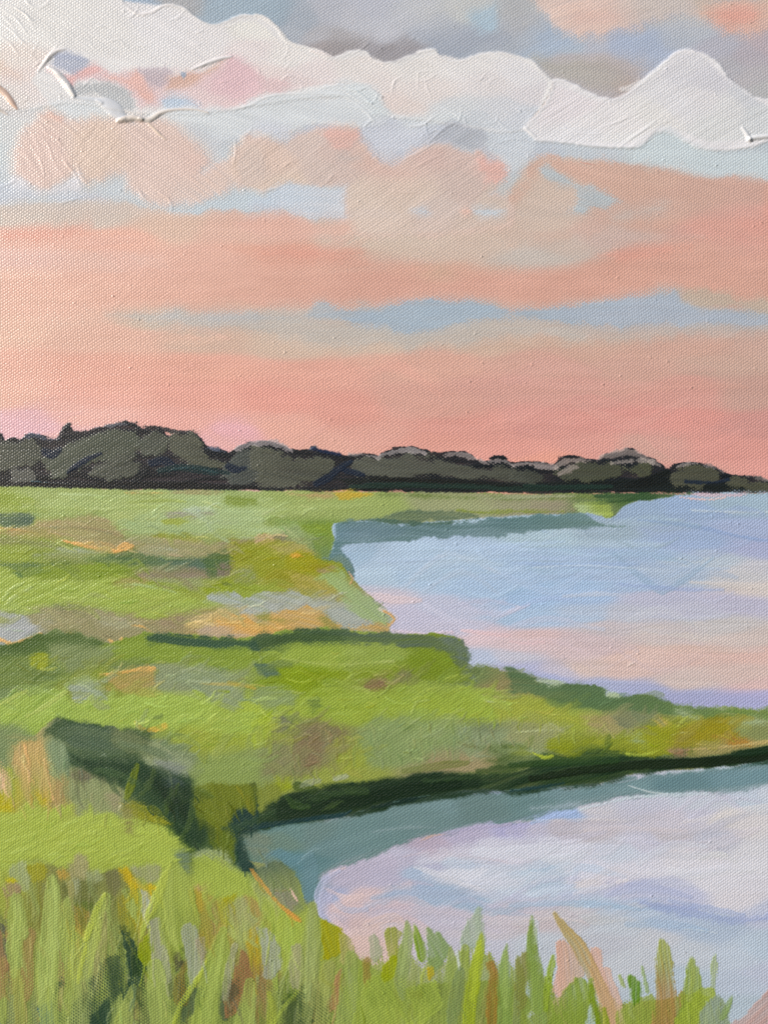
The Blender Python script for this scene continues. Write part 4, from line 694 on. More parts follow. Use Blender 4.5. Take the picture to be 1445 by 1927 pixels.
M = [
 ('62,88,58', '476,1206 520,1191 560,1183 620,1186 680,1188 740,1190 800,1195 840,1192 866,1203 879,1230 876,1260 862,1260 855,1240 830,1225 780,1216 700,1213 640,1216 560,1216 500,1228 470,1226', dict(soft=2.5, rag=4, c2='92,112,86', g=(520,1200,870,1220), label='dark bank shadow', ang=0, dry=.65)),
 ('54,78,44', '482,1208 540,1192 640,1190 640,1206 560,1212 490,1222', dict(soft=6, op=.8)),
 ('104,122,112', '820,1198 850,1198 872,1218 876,1250 864,1252 856,1228 836,1212', dict(soft=4, op=.7, ang=60, dry=.7)),
 ('50,80,60', '272,1192 320,1190 370,1198 430,1200 482,1206 490,1226 450,1224 400,1224 340,1216 276,1213', dict(soft=3, label='deep teal shadow', dry=.65, ang=4)),
 ('76,102,50', '-50,1216 0,1216 30,1213 80,1192 120,1190 165,1200 202,1212 160,1226 100,1230 60,1232 0,1236 -50,1236', dict(soft=3.5, dry=.6)),
 ('112,134,68', '-50,1240 40,1236 90,1250 80,1290 20,1296 -50,1296', dict(soft=7)),
 ('146,158,42', '56,1232 74,1228 90,1232 90,1254 72,1262 57,1252', dict(soft=2.5, label='yellow green square touch')),
 ('126,142,92', '92,1214 140,1214 214,1218 216,1236 180,1256 130,1268 100,1252', dict(soft=6, ang=-25)),
 ('126,152,56', '214,1226 260,1212 340,1218 420,1220 474,1228 484,1238 466,1256 430,1260 380,1250 330,1250 272,1242', dict(soft=4, ang=-6)),
 ('108,124,74', '192,1252 230,1244 270,1250 272,1264 240,1270 200,1268', dict(soft=4)),
 ('166,146,86', '188,1272 230,1265 262,1260 290,1258 292,1286 270,1300 236,1308 208,1302 180,1290', dict(soft=3.5, label='ochre grass tuft', ang=-15)),
 ('130,148,56', '162,1256 190,1250 204,1268 196,1290 176,1288', dict(soft=4)),
 ('150,164,148', '124,1290 150,1275 168,1273 180,1300 216,1306 192,1318 142,1320', dict(soft=3, label='blue grey gap in the grass')),
 ('136,152,116', '304,1272 360,1264 404,1266 442,1290 462,1310 440,1340 400,1326 340,1286', dict(soft=6, label='grey green scrub', ang=20)),
 ('150,182,78', '-50,1332 0,1330 30,1300 60,1292 110,1298 140,1320 130,1344 100,1380 60,1390 0,1384 -50,1384', dict(soft=4, ang=-40, hb=.35, th=.45, label='lime green clump')),
 ('152,182,78', '126,1332 160,1318 210,1316 236,1306 262,1302 290,1308 330,1311 370,1303 382,1312 400,1326 440,1340 500,1338 500,1384 420,1380 330,1366 260,1371 200,1368 120,1356', dict(soft=3.5, ang=-12, hb=.3, th=.45, label='long lime green clump')),
 ('142,167,66', '486,1232 540,1215 600,1212 700,1213 760,1220 784,1232 772,1246 700,1251 640,1259 560,1251 506,1246', dict(soft=4, label='light green top of the bank', ang=-3)),
 ('120,148,32', '768,1222 810,1225 850,1240 866,1262 870,1286 820,1284 790,1276 758,1256', dict(soft=4, label='vivid green end of the bank', ang=30)),
 ('126,152,32', '506,1250 560,1254 640,1262 700,1252 756,1254 756,1272 700,1278 640,1282 560,1290 520,1282', dict(soft=5)),
 ('84,110,86', '476,1246 500,1246 526,1264 524,1274 500,1274 482,1264', dict(soft=3)),
 ('132,106,76', '680,1286 700,1278 726,1278 728,1294 706,1306 694,1300', dict(soft=3.5, label='russet touch')),
 ('122,122,78', '752,1252 768,1256 792,1278 764,1286 738,1280', dict(soft=4)),
 ('100,126,54', '604,1278 625,1284 642,1294 612,1298', dict(soft=4)),
 ('146,172,64', '590,1300 640,1288 690,1300 760,1286 830,1282 880,1292 920,1320 940,1350 900,1370 850,1350 800,1346 760,1338 700,1352 640,1350 570,1340', dict(soft=6, label='broad lime sweep on the tongue', ang=-6, hb=.25)),
 ('134,154,100', '478,1296 510,1286 550,1300 550,1326 510,1330 470,1324', dict(soft=5, label='grey green tuft')),
 ('104,128,62', '580,1318 600,1308 604,1330 588,1340', dict(soft=4, dry=.9, op=.8)),
 ('110,132,76', '868,1260 905,1256 940,1260 1000,1276 1004,1292 960,1300 910,1296 876,1284', dict(soft=4, c2='140,130,84', g=(900,1262,940,1296))),
 ('154,178,58', '478,1352 520,1344 580,1362 560,1372 530,1360 500,1388 478,1404 470,1380', dict(soft=4)),
 ('126,126,86', '506,1384 516,1361 536,1352 580,1364 622,1375 628,1400 626,1430 600,1450 560,1462 490,1462 484,1430 500,1405', dict(soft=5, label='grey olive hummock', ang=-25)),
 ('128,110,84', '562,1382 600,1376 612,1400 604,1436 574,1446 556,1420', dict(soft=9)),
 ('112,118,92', '516,1352 536,1346 560,1356 540,1372 520,1368', dict(soft=4)),
 ('144,158,60', '626,1396 650,1384 690,1390 700,1420 680,1444 640,1450 624,1430', dict(soft=6, ang=80)),
 ('130,152,94', '672,1378 700,1354 760,1340 800,1350 850,1354 880,1372 862,1400 812,1412 790,1440 700,1442 680,1420', dict(soft=6, label='sage green hummock', ang=-30)),
 ('136,152,112', '860,1366 900,1362 963,1368 970,1400 920,1418 870,1410', dict(soft=7, ang=-20)),
 ('112,124,94', '866,1360 900,1350 950,1362 930,1374 890,1374', dict(soft=6, op=.8)),
 ('152,140,104', '792,1432 840,1418 900,1424 940,1434 930,1452 860,1456 800,1450', dict(soft=6, label='mauve grass above the dark bank')),
 ('112,106,66', '860,1398 890,1392 900,1408 880,1414', dict(soft=5)),
 ('76,94,44', '905,1410 950,1402 966,1430 940,1440 914,1432', dict(soft=6, op=.8)),
 ('144,158,44', '516,1462 545,1460 556,1476 548,1490 520,1492', dict(soft=4)),
 ('122,132,56', '476,1484 510,1472 534,1480 530,1510 524,1526 490,1534 474,1530', dict(soft=4, ang=80, hb=.3)),
 ('86,116,72', '958,1264 1004,1275 1010,1281 1060,1288 1130,1294 1144,1310 1150,1322 1130,1330 1060,1322 1000,1310 955,1296', dict(soft=3, rag=5, label='dark green shoreline')),
 ('90,118,76', '1144,1312 1200,1305 1232,1312 1264,1324 1300,1332 1352,1330 1400,1336 1500,1342 1500,1358 1420,1350 1330,1346 1240,1340 1180,1340', dict(soft=3, rag=5, c2='112,140,70')),
 ('166,186,150', '1000,1280 1040,1278 1060,1286 1030,1290', dict(soft=2)),
 ('166,188,146', '1136,1298 1160,1302 1166,1312 1144,1308', dict(soft=2)),
 ('152,162,68', '958,1320 1000,1322 1060,1336 1120,1348 1132,1362 1080,1366 1020,1350 960,1338', dict(soft=6, ang=12)),
 ('146,150,104', '958,1350 1010,1356 1060,1370 1050,1396 1000,1404 950,1392', dict(soft=9)),
 ('160,148,104', '1100,1350 1140,1344 1170,1360 1160,1380 1110,1376', dict(soft=8)),
 ('120,126,96', '1152,1346 1180,1336 1212,1346 1206,1364 1170,1368', dict(soft=6, dry=.7)),
 ('190,164,108', '1226,1346 1240,1344 1256,1366 1244,1372', dict(soft=4, op=.7)),
 ('132,144,42', '1028,1390 1050,1382 1080,1392 1078,1416 1050,1424 1030,1416', dict(soft=4, label='moss touch')),
 ('142,148,44', '1196,1372 1230,1366 1264,1376 1262,1396 1220,1404 1196,1396', dict(soft=5)),
 ('142,152,52', '1100,1394 1160,1388 1232,1398 1224,1416 1180,1424 1120,1416 1100,1408', dict(soft=4, label='yellow olive tuft')),
 ('154,174,130', '1272,1336 1290,1340 1340,1354 1400,1352 1460,1354 1440,1362 1350,1364 1296,1356', dict(soft=4, label='pale mint stroke')),
 ('144,164,116', '1180,1384 1204,1378 1210,1400 1190,1404', dict(soft=6, op=.8)),
 ('146,136,36', '1300,1366 1330,1358 1362,1362 1384,1380 1360,1396 1310,1396', dict(soft=5, label='mustard brown patch')),
 ('166,124,56', '1346,1386 1370,1378 1404,1390 1412,1402 1380,1404', dict(soft=5, label='burnt ochre touch')),
 ('156,126,106', '1252,1412 1276,1408 1296,1410 1290,1422 1268,1426', dict(soft=2.5)),
 ('60,84,44', '1000,1422 1060,1418 1092,1406 1110,1410 1160,1420 1220,1422 1300,1414 1240,1430 1150,1432 1050,1444 1000,1446', dict(soft=4, rag=4)),
 ('130,144,66', '958,1402 990,1410 1020,1420 990,1426 958,1424', dict(soft=4)),
 ('84,104,62', '940,1408 980,1420 1010,1432 980,1446 930,1446', dict(soft=7, op=.8)),
]
for c, p, kw in M: P(c, p, **kw)
for c, q, kw in [('214,168,94', '190,1270,3 230,1265,5 260,1260,7 290,1259,7', dict(dry=.4)), ('204,166,70', '256,1360,6 270,1374,10 292,1372,12 312,1364,8', dict(hb=.3)), ('178,196,120', '256,1352,1.5 258,1366,2 264,1376,2', {}), ('104,126,66', '282,1352,5 300,1350,6 304,1346,4', dict(op=.7)), ('168,186,96', '482,1226,3 560,1244,4 640,1250,5 740,1244,4', dict(op=.7)), ('172,196,90', '600,1282,6 640,1286,10 690,1300,10 692,1304,4', dict(op=.5)), ('160,190,80', '860,1300,6 920,1316,10 960,1324,8', dict(op=.8)), ('176,190,130', '912,1318,2 930,1322,3 950,1320,2', dict(th=.8)), ('180,190,140', '970,1378,1.4 1010,1375,2 1060,1374,1.4', {}), ('186,192,140', '1262,1384,1.5 1280,1379,2.5 1304,1378,1.5', {}), ('178,160,104', '1296,1410,3 1350,1408,5 1440,1396,6 1490,1390,5', dict(dry=.6)), ('186,168,112', '1310,1400,1.5 1380,1404,2 1450,1394,2', {}), ('200,180,110', '1258,1352,2 1250,1366,3', dict(op=.5)), ('170,188,60', '1004,1418,5 1024,1426,8 1040,1422,5', dict(dry=.5)), ('168,186,70', '1180,1420,5 1210,1422,7 1240,1412,4', dict(dry=.6)), ('142,112,84', '1270,1418,5 1284,1416,6', {}), ('198,170,90', '376,1286,6 450,1290,8 480,1296,5', dict(op=.5)), ('168,150,60', '430,1284,6 460,1290,8 480,1296,6', dict(op=.6)), ('150,176,74', '366,1300,6 380,1306,10 384,1320,8', {}), ('128,152,48', '410,1300,3 430,1302,4', {}), ('150,178,70', '860,1290,5 880,1300,7 900,1312,5', dict(op=.8))]:
    B(c, q, **kw)

D('0,1225 500,1215 860,1240 1000,1300 1440,1350 1440,1395 1000,1430 800,1440 500,1470 380,1430 0,1380', 330, 40, 13, -12, jit=5, op=0.6, spread=28, seed=43, dry=.7)
D('480,1380 960,1350 960,1420 800,1445 520,1480', 70, 40, 8, 80, jit=6, op=.5, spread=14, seed=44, dry=.8)
SOFT[:] = [1.2, 0.8, 1.4, 1.8]
D('0,1225 500,1215 860,1240 1000,1300 1440,1350 1440,1395 1000,1430 800,1440 500,1470 380,1430 0,1380', 320, 24, 3.2, -14, jit=13, op=.8, spread=26, seed=73, dry=.5, soft=1.2, th=.5)
D('480,1370 960,1340 1200,1380 960,1425 800,1452 520,1490', 150, 22, 3, 86, jit=12, op=.75, spread=10, seed=74, dry=.6, soft=1.1, th=.5)
D('0,1235 500,1225 860,1250 1000,1310 1300,1360 900,1400 480,1400 0,1370', 90, 34, 5, -14, jit=8, op=.7, spread=20, seed=81, dry=.7, soft=1.6, th=.6, lift=15)
motif('painted_bank', 'dark green undercut bank above the near pond')
P('28,50,30', '440,1572 470,1546 520,1522 530,1502 556,1490 600,1486 640,1476 700,1470 760,1461 800,1452 870,1453 920,1456 963,1450 1012,1441 1090,1434 1150,1424 1230,1426 1330,1424 1400,1413 1445,1409 1500,1404 1500,1430 1445,1435 1380,1442 1300,1448 1200,1455 1160,1470 1100,1482 1000,1492 963,1496 930,1490 880,1499 820,1506 760,1513 700,1531 640,1541 560,1549 482,1562', soft=4, rag=2.5, dry=.4, ang=-12, hb=.25, bl=90, part=None, gl=.2)
P('34,56,34', '300,1500 360,1490 400,1540 446,1552 520,1510 560,1492 600,1500 600,1540 520,1556 470,1572 452,1590 470,1630 440,1630 400,1600 340,1560', soft=7, rag=4, dry=.5, label='dark hollow under the bank', ang=20)
P('26,46,28', '520,1510 600,1484 700,1472 800,1456 900,1456 900,1484 800,1502 700,1522 600,1540 520,1552', soft=7, dry=.4, part=None, ang=-12)
for c, q, kw in [('18,38,22', '600,1500,14 640,1508,22 700,1500,24 780,1484,24 860,1474,20', {}), ('20,34,18', '1000,1466,10 1100,1450,16 1200,1440,18 1330,1434,18 1470,1420,16', dict(bl=140)), ('40,68,32', '960,1440,10 1060,1434,16 1160,1430,14', dict(op=.8)), ('46,70,36', '1020,1474,6 1080,1470,10 1140,1462,6', dict(op=.7)), ('30,58,62', '480,1556,10 560,1544,10 640,1534,9 660,1526,6', dict(dry=.4)), ('30,58,60', '960,1488,8 1010,1482,8 1060,1474,5', dict(dry=.6)), ('60,80,44', '606,1526,3 624,1516,9 644,1508,6', {}), ('48,70,36', '640,1478,10 660,1488,18 690,1490,14', dict(op=.7, hb=.4)), ('54,80,38', '540,1500,8 556,1516,14 580,1518,10', dict(op=.8, hb=.4)), ('56,78,38', '560,1480,18 590,1488,16', dict(op=.8, dry=.7)), ('150,160,140', '566,1480,8 580,1474,14 600,1470,10', dict(op=.7, dry=.7)), ('160,168,152', '630,1466,8 650,1460,10', dict(op=.7, dry=.6)), ('98,112,52', '760,1452,12 820,1442,16 880,1436,10', dict(op=.6, dry=.7)), ('50,74,36', '900,1452,10 960,1446,16 1000,1436,10', dict(op=.8)), ('24,46,26', '1380,1420,12 1440,1412,14 1490,1408,12', {}), ('22,44,38', '700,1520,6 760,1508,8 800,1500,5', {})]:
    B(c, q, **kw)
for q in ['672,1528,1.6 684,1526,1.6', '740,1510,1.5 752,1508,1.5', '788,1500,1.5 800,1498,1.5 812,1496,1', '930,1490,1 980,1486,1.5', '1030,1484,1 1080,1480,1.5', '1150,1470,1 1190,1462,1.4', '1250,1456,1 1310,1452,1.4 1380,1446,1']:
    R('130,156,154', q, hgt=.8, part=None, op=.4)

# ------------------------------------------------------------------ near marsh
SOFT[:] = [2.0, 1.8, 1.9, 3.2]
motif('painted_marsh', 'near grassy marsh with a dark hollow at the lower left')
F('''0,1420,118,140,92 60,1420,186,160,104 100,1430,128,146,104 0,1500,170,164,70 60,1500,160,160,80 120,1500,160,142,92 170,1500,140,150,104 220,1500,140,150,100 180,1400,80,100,74 250,1400,104,116,82 300,1500,38,60,34 340,1560,36,62,36 320,1440,130,140,116 300,1410,140,152,110 250,1470,52,76,48 200,1460,80,90,66 410,1510,106,116,44 420,1590,90,106,40 460,1560,38,64,56 470,1600,70,96,80 0,1580,158,180,78 100,1580,160,182,78 200,1580,158,178,76 300,1600,158,178,76 430,1660,154,176,76 500,1740,152,172,74 100,1660,130,134,76 200,1660,124,130,72 320,1680,150,166,76 0,1700,150,160,70 400,1720,156,150,70 470,1720,150,156,104 540,1780,150,168,72 0,1800,148,126,80 100,1800,146,162,80 200,1850,142,158,82 300,1800,140,156,80 400,1850,142,158,78 480,1850,144,122,76 600,1800,142,156,76 0,1900,128,140,90 200,1920,120,140,80 400,1920,138,156,80 600,1900,136,156,76 560,1900,110,130,76 700,1870,140,164,66 800,1880,138,158,66 900,1880,136,160,72 1000,1890,124,150,72 1080,1900,126,150,62 1150,1910,146,144,84 1250,1910,142,140,72 1300,1910,142,164,62 1340,1910,142,160,130 700,1910,130,152,64''', clip='-60,1380 60,1386 105,1352 140,1360 215,1370 280,1390 350,1450 372,1500 400,1480 482,1474 486,1540 450,1570 478,1640 520,1622 560,1650 572,1702 602,1728 640,1750 662,1790 720,1830 800,1850 900,1845 960,1860 1010,1860 1060,1900 1110,1900 1180,1890 1250,1880 1300,1870 1360,1880 1370,1920 1370,1990 -60,1990', soft=3, rag=6, ax=34, ay=34, ang=78, bl=50, bw=3.2, hb=.2, wob=14)
M = [
 ('122,142,94', '-50,1362 0,1360 40,1366 70,1384 60,1400 20,1410 -50,1410', dict(soft=6)),
 ('54,80,50', '84,1378 105,1356 120,1352 140,1361 190,1362 215,1371 262,1370 280,1390 270,1410 262,1430 276,1440 322,1446 360,1466 372,1500 364,1550 392,1566 396,1592 376,1604 360,1582 340,1560 300,1536 270,1516 236,1522 230,1490 190,1460 150,1446 124,1442 120,1410', dict(soft=4, rag=5, label='dark green hollow', ang=30, op=.88)),
 ('82,102,78', '112,1374 150,1366 206,1374 214,1404 180,1424 140,1416', dict(soft=8, ang=20)),
 ('106,118,82', '208,1374 250,1376 284,1392 270,1416 230,1420 212,1402', dict(soft=6)),
 ('34,58,38', '130,1422 180,1430 240,1434 282,1440 330,1452 366,1480 360,1540 388,1572 380,1598 350,1566 310,1520 280,1480 220,1462 160,1446', dict(soft=7, label='deepest green shadow', ang=35, op=.9)),
 ('26,46,30', '282,1462 330,1470 362,1490 352,1540 320,1520 292,1492', dict(soft=8)),
 ('138,152,114', '258,1408 300,1406 350,1420 362,1440 350,1462 300,1446 276,1438', dict(soft=5, ang=10)),
 ('128,136,128', '290,1432 320,1430 346,1444 336,1456 304,1450', dict(soft=6, op=.8)),
 ('70,84,84', '300,1452 330,1460 344,1476 320,1480', dict(soft=5, op=.8)),
 ('126,146,108', '88,1396 110,1392 126,1408 126,1440 104,1446 92,1424', dict(soft=4, ang=80)),
 ('188,162,104', '38,1398 60,1390 82,1394 92,1420 102,1500 72,1502 50,1482', dict(soft=5, ang=82, label='peach straw', c2='160,158,84', g=(60,1400,70,1510), hb=.25)),
 ('150,162,66', '-50,1440 0,1440 22,1446 28,1490 24,1526 0,1530 -50,1530', dict(soft=4, ang=85)),
 ('200,172,132', '-50,1436 0,1438 14,1450 14,1486 0,1492 -50,1490', dict(soft=6, dry=.8)),
 ('178,168,42', '-50,1490 0,1490 20,1496 22,1526 8,1530 -50,1514', dict(soft=4)),
 ('182,166,52', '70,1494 92,1488 98,1508 84,1520 72,1514', dict(soft=6)),
 ('166,142,92', '100,1480 118,1478 122,1500 112,1512 102,1506', dict(soft=5)),
 ('140,150,104', '122,1440 140,1448 180,1464 220,1490 236,1502 230,1532 200,1532 165,1522 150,1536 134,1510', dict(soft=4, ang=70, label='grey sage grass')),
 ('106,102,82', '132,1450 158,1448 176,1464 160,1474 140,1468', dict(soft=5, dry=.7)),
 ('152,140,112', '200,1494 226,1488 232,1520 212,1528', dict(soft=5, op=.7)),
 ('160,181,77', '-50,1530 0,1525 30,1526 60,1510 80,1520 120,1506 146,1531 162,1530 168,1516 178,1530 190,1528 230,1532 260,1541 300,1556 340,1580 368,1601 330,1622 310,1641 260,1642 180,1640 140,1630 110,1632 80,1620 50,1618 20,1624 -50,1622', dict(soft=4, rag=4, label='big yellow green mound', ang=-20, hb=.2, th=.4)),
 ('140,142,44', '232,1522 250,1505 270,1515 302,1536 322,1551 300,1551 262,1541', dict(soft=4)),
 ('138,136,80', '226,1512 250,1508 256,1545 250,1570 236,1566 228,1536', dict(soft=5, dry=.7)),
 ('106,118,42', '366,1482 400,1470 440,1478 486,1474 486,1532 446,1526 432,1550 410,1566 380,1552 364,1530', dict(soft=3.5, label='olive clump on the bank', ang=80, hb=.3)),
 ('94,110,40', '392,1566 420,1556 440,1570 448,1620 440,1632 410,1600', dict(soft=5, ang=75)),
 ('38,62,56', '438,1528 460,1522 486,1530 482,1562 456,1576 470,1620 478,1642 456,1640 444,1600 450,1572', dict(soft=4, dry=.7)),
 ('114,130,112', '456,1572 486,1566 510,1580 506,1604 480,1616 462,1600', dict(soft=6)),
 ('148,164,118', '362,1608 390,1598 420,1606 450,1640 420,1640 380,1620', dict(soft=4, op=.9)),
 ('156,177,76', '364,1616 390,1608 420,1622 442,1642 482,1671 530,1711 562,1731 578,1752 562,1792 520,1782 500,1742 450,1702 400,1692 366,1672', dict(soft=4, label='yellow green slope', ang=35, th=.4)),
 ('104,126,100', '328,1604 346,1598 362,1612 358,1636 342,1642', dict(soft=6)),
 ('114,126,92', '480,1634 500,1620 522,1618 562,1650 564,1690 572,1706 556,1726 526,1700 500,1672', dict(soft=6, op=.75, label='muddy green shore', ang=50)),
 ('138,134,118', '510,1676 546,1680 560,1700 548,1716 524,1700', dict(soft=4, dry=.6)),
]
for c, p, kw in M: P(c, p, **kw)
for c, q, kw in [('212,150,70', '472,1636,3 484,1652,8 500,1672,6 524,1702,6 548,1722,10 562,1734,4', dict(dry=.6, op=.75, label='orange shoreline')), ('200,146,70', '540,1716,4 558,1726,7 566,1734,5', dict(op=.6)), ('226,190,176', '546,1672,3 554,1686,5 560,1696,4', dict(dry=.6)), ('150,140,86', '506,1673,1.6 520,1677,2 544,1675,1.4', {}), ('216,170,112', '46,1402,5 50,1430,7 56,1470,4', dict(op=.8)), ('216,172,116', '84,1430,4 92,1470,5 101,1506,4', dict(op=.9)), ('222,180,150', '2,1446,6 8,1470,8 10,1490,5', dict(op=.7, dry=.7)), ('106,122,40', '258,1440,8 250,1470,16 240,1500,12', {}), ('74,96,40', '336,1476,4 322,1504,14 312,1530,8', dict(op=.6)), ('172,190,96', '0,1326,5 24,1312,8 50,1300,5', {}), ('168,190,96', '50,1348,5 90,1326,9 124,1302,6', {}), ('142,138,44', '446,1480,6 462,1506,10 470,1526,6', dict(op=.6)), ('222,216,170', '228,1514,3 225,1520,4 222,1526,2', {}), ('190,206,190', '190,1424,2 196,1420,3 200,1424,2', {}), ('170,190,90', '30,1620,4 60,1628,6 90,1624,4', dict(op=.6))]:
    B(c, q, **kw)
D('90,1370 280,1390 370,1480 480,1490 480,1560 380,1590 230,1520', 80, 34, 12, 60, jit=5, op=.55, spread=30, seed=45, dry=.7)
D('0,1390 120,1400 230,1500 230,1530 0,1530', 60, 50, 10, 84, jit=6, op=.6, spread=8, seed=46, dry=.7)
D('0,1530 360,1600 330,1640 0,1620', 24, 60, 22, -15, jit=5, op=.4, spread=25, seed=31)
D('0,1660 560,1730 720,1860 1000,1880 1000,1960 0,1960', 150, 60, 14, 82, jit=12, op=.6, spread=10, seed=33, dry=.75)

D('0,1530 230,1530 360,1600 330,1640 0,1625', 90, 34, 4, -20, jit=7, op=.7, spread=16, seed=75, dry=.6, soft=1.4, th=.5)
D('0,1400 120,1400 230,1500 480,1480 480,1560 560,1660 560,1780 480,1700 340,1580 0,1540', 160, 26, 3.2, 78, jit=12, op=.75, spread=14, seed=76, dry=.6, soft=1.1, th=.5)

for c, q in [('92,112,80', '110,1380,8 150,1376,18 200,1384,14'), ('84,106,72', '130,1410,8 180,1418,16 230,1416,10'), ('70,96,58', '180,1450,8 220,1456,14 260,1476,8'), ('80,100,54', '262,1500,6 280,1480,12 290,1450,6'), ('66,90,50', '300,1540,6 316,1510,12 324,1478,6'), ('106,126,92', '230,1400,8 280,1410,16 320,1424,8'), ('76,98,50', '340,1580,6 356,1550,12 362,1510,6'), ('60,84,52', '420,1560,8 470,1548,12 520,1526,6'), ('56,80,44', '560,1510,8 620,1496,14 690,1486,8'), ('52,76,42', '800,1470,8 880,1462,12 960,1456,8')]:
    B(c, q, soft=6, rag=5, dry=.9, op=.65, part=None, fr=4)
DULL(620, 1560, 940, 1330, .14, 60)
SOFT[:] = [1.5, 1.0, 1.6, 2.4]
# ------------------------------------------------------------------ foreground grass
def blade_p(c, p, **kw):
    kw.setdefault('ang', 85); kw.setdefault('soft', 2.6); kw.setdefault('rag', 3); kw.setdefault('hb', .25); kw.setdefault('th', .4); kw.setdefault('dry', .65)
    kw.setdefault('fr', 3); kw.setdefault('bw', 3.0); kw.setdefault('op', .9)
    P(c, p, part=kw.pop('part', 'painted_grass_blade'), **kw)
def blade_b(c, q, **kw):
    kw.setdefault('dry', .65); kw.setdefault('hb', .3); kw.setdefault('fr', 3); kw.setdefault('soft', 2.8); kw.setdefault('th', .4); kw.setdefault('op', .88)
    B(c, q, part=kw.pop('part', 'painted_grass_blade'), **kw)
motif('painted_grass', 'tall foreground grass painted along the lower edge')
for c, p, kw in [
 ('126,128,66', '40,1690 80,1676 112,1690 112,1740 90,1780 60,1770 44,1730', dict(soft=7, op=.9)), ('150,162,112', '14,1640 30,1622 46,1622 58,1650 56,1676 40,1680 20,1662', dict(soft=3)), ('178,172,40', '10,1656 24,1652 38,1656 36,1664 14,1666', dict(soft=2.5)), ('152,136,100', '6,1670 24,1664 44,1668 38,1684 12,1690', dict(soft=4)),
 ('148,148,48', '54,1632 76,1626 88,1640 84,1660 60,1662', dict(soft=4)), ('178,150,74', '106,1640 122,1634 134,1644 128,1654 110,1654', dict(soft=4)), ('156,152,108', '132,1628 146,1610 162,1612 166,1640 160,1662 136,1662', dict(soft=4)), ('150,160,118', '162,1642 186,1636 194,1656 176,1672 164,1662', dict(soft=5)),
 ('104,110,62', '112,1658 150,1656 186,1664 178,1700 150,1718 122,1708 114,1688', dict(soft=5, ang=0, dry=.7)), ('160,168,142', '128,1662 144,1660 146,1680 136,1686', dict(soft=5)), ('98,116,50', '138,1700 168,1694 184,1706 160,1722 142,1716', dict(soft=5, dry=.8)), ('112,112,76', '198,1640 222,1636 228,1670 214,1690 202,1668', dict(soft=6)),
 ('188,162,34', '224,1636 240,1632 256,1656 266,1668 256,1678 236,1664', dict(soft=4, label='golden touch')), ('190,164,34', '266,1666 280,1662 292,1672 288,1690 276,1686', dict(soft=4)), ('150,154,114', '238,1630 270,1626 300,1630 298,1656 280,1664 256,1652', dict(soft=5)), ('152,142,40', '216,1690 250,1680 270,1720 270,1770 240,1750 222,1720', dict(soft=8, op=.8)), ('164,138,66', '114,1706 140,1706 170,1718 160,1770 140,1750 118,1726', dict(soft=6, op=.9)),
 ('166,150,60', '356,1678 374,1668 384,1690 384,1716 370,1722 358,1700', dict(soft=4)), ('168,146,96', '366,1670 388,1664 396,1684 386,1692', dict(soft=5)), ('154,154,40', '410,1704 436,1682 448,1680 448,1692 426,1710 414,1716', dict(soft=3)), ('152,156,106', '420,1712 444,1694 466,1690 488,1714 490,1760 460,1780 430,1760', dict(soft=6, c2='160,174,92', g=(440,1700,440,1780))), ('158,140,80', '462,1688 478,1694 492,1718 484,1726 470,1706', dict(soft=4)),
 ('176,152,46', '464,1752 482,1740 492,1776 496,1812 480,1822 466,1790', dict(soft=5)), ('150,130,84', '400,1690 412,1720 414,1760 396,1764 392,1720', dict(soft=6)),
]: P(c, p, **{**dict(ang=85, dry=.6), **kw})
P('138,155,76', '640,1806 690,1796 730,1806 760,1786 800,1802 850,1800 900,1786 950,1812 1006,1800 1026,1850 1060,1880 1110,1886 1180,1896 1240,1880 1300,1880 1340,1890 1345,1990 630,1990', soft=9, rag=10, dry=1, cvr=.85, op=.9, part=None, ang=86, fr=10, br=.05, c2='130,150,66', g=(640,1850,1340,1850))
_rb = np.random.default_rng(12)
_px = [-40, 100, 200, 325, 420, 500, 590, 640, 700, 760, 800, 860, 900, 950, 1000, 1040, 1090, 1150, 1200, 1250, 1300, 1345, 1380]
_py = [1690, 1670, 1690, 1640, 1760, 1760, 1720, 1780, 1790, 1770, 1775, 1800, 1770, 1800, 1780, 1820, 1850, 1865, 1860, 1830, 1840, 1850, 1890]
_pal = ['146,164,78', '134,152,74', '152,170,86', '124,142,68', '142,150,80', '128,146,60', '150,160,104', '116,132,64', '140,130,78', '160,176,84', '134,156,62', '148,156,118']
for _k in range(110):
    _x = _rb.uniform(-30, 1350); _top = np.interp(_x, _px, _py) + _rb.uniform(25, 130); _w = _rb.uniform(12, 28); _l = _rb.normal(0, 10)
    if _top > 1930: continue
    _b = min(1965, _top + _rb.uniform(110, 200))
    blade_b(_pal[_rb.integers(len(_pal))], f'{_x+_l:.0f},{_top:.0f},4 {_x+_l*.5:.0f},{_top+30:.0f},{_w*.7:.0f} {_x:.0f},{(_top+_b)/2:.0f},{_w:.0f} {_x-_l*.4:.0f},{_b:.0f},{_w:.0f}', dry=_rb.uniform(.5, .85), op=_rb.uniform(.6, .9))
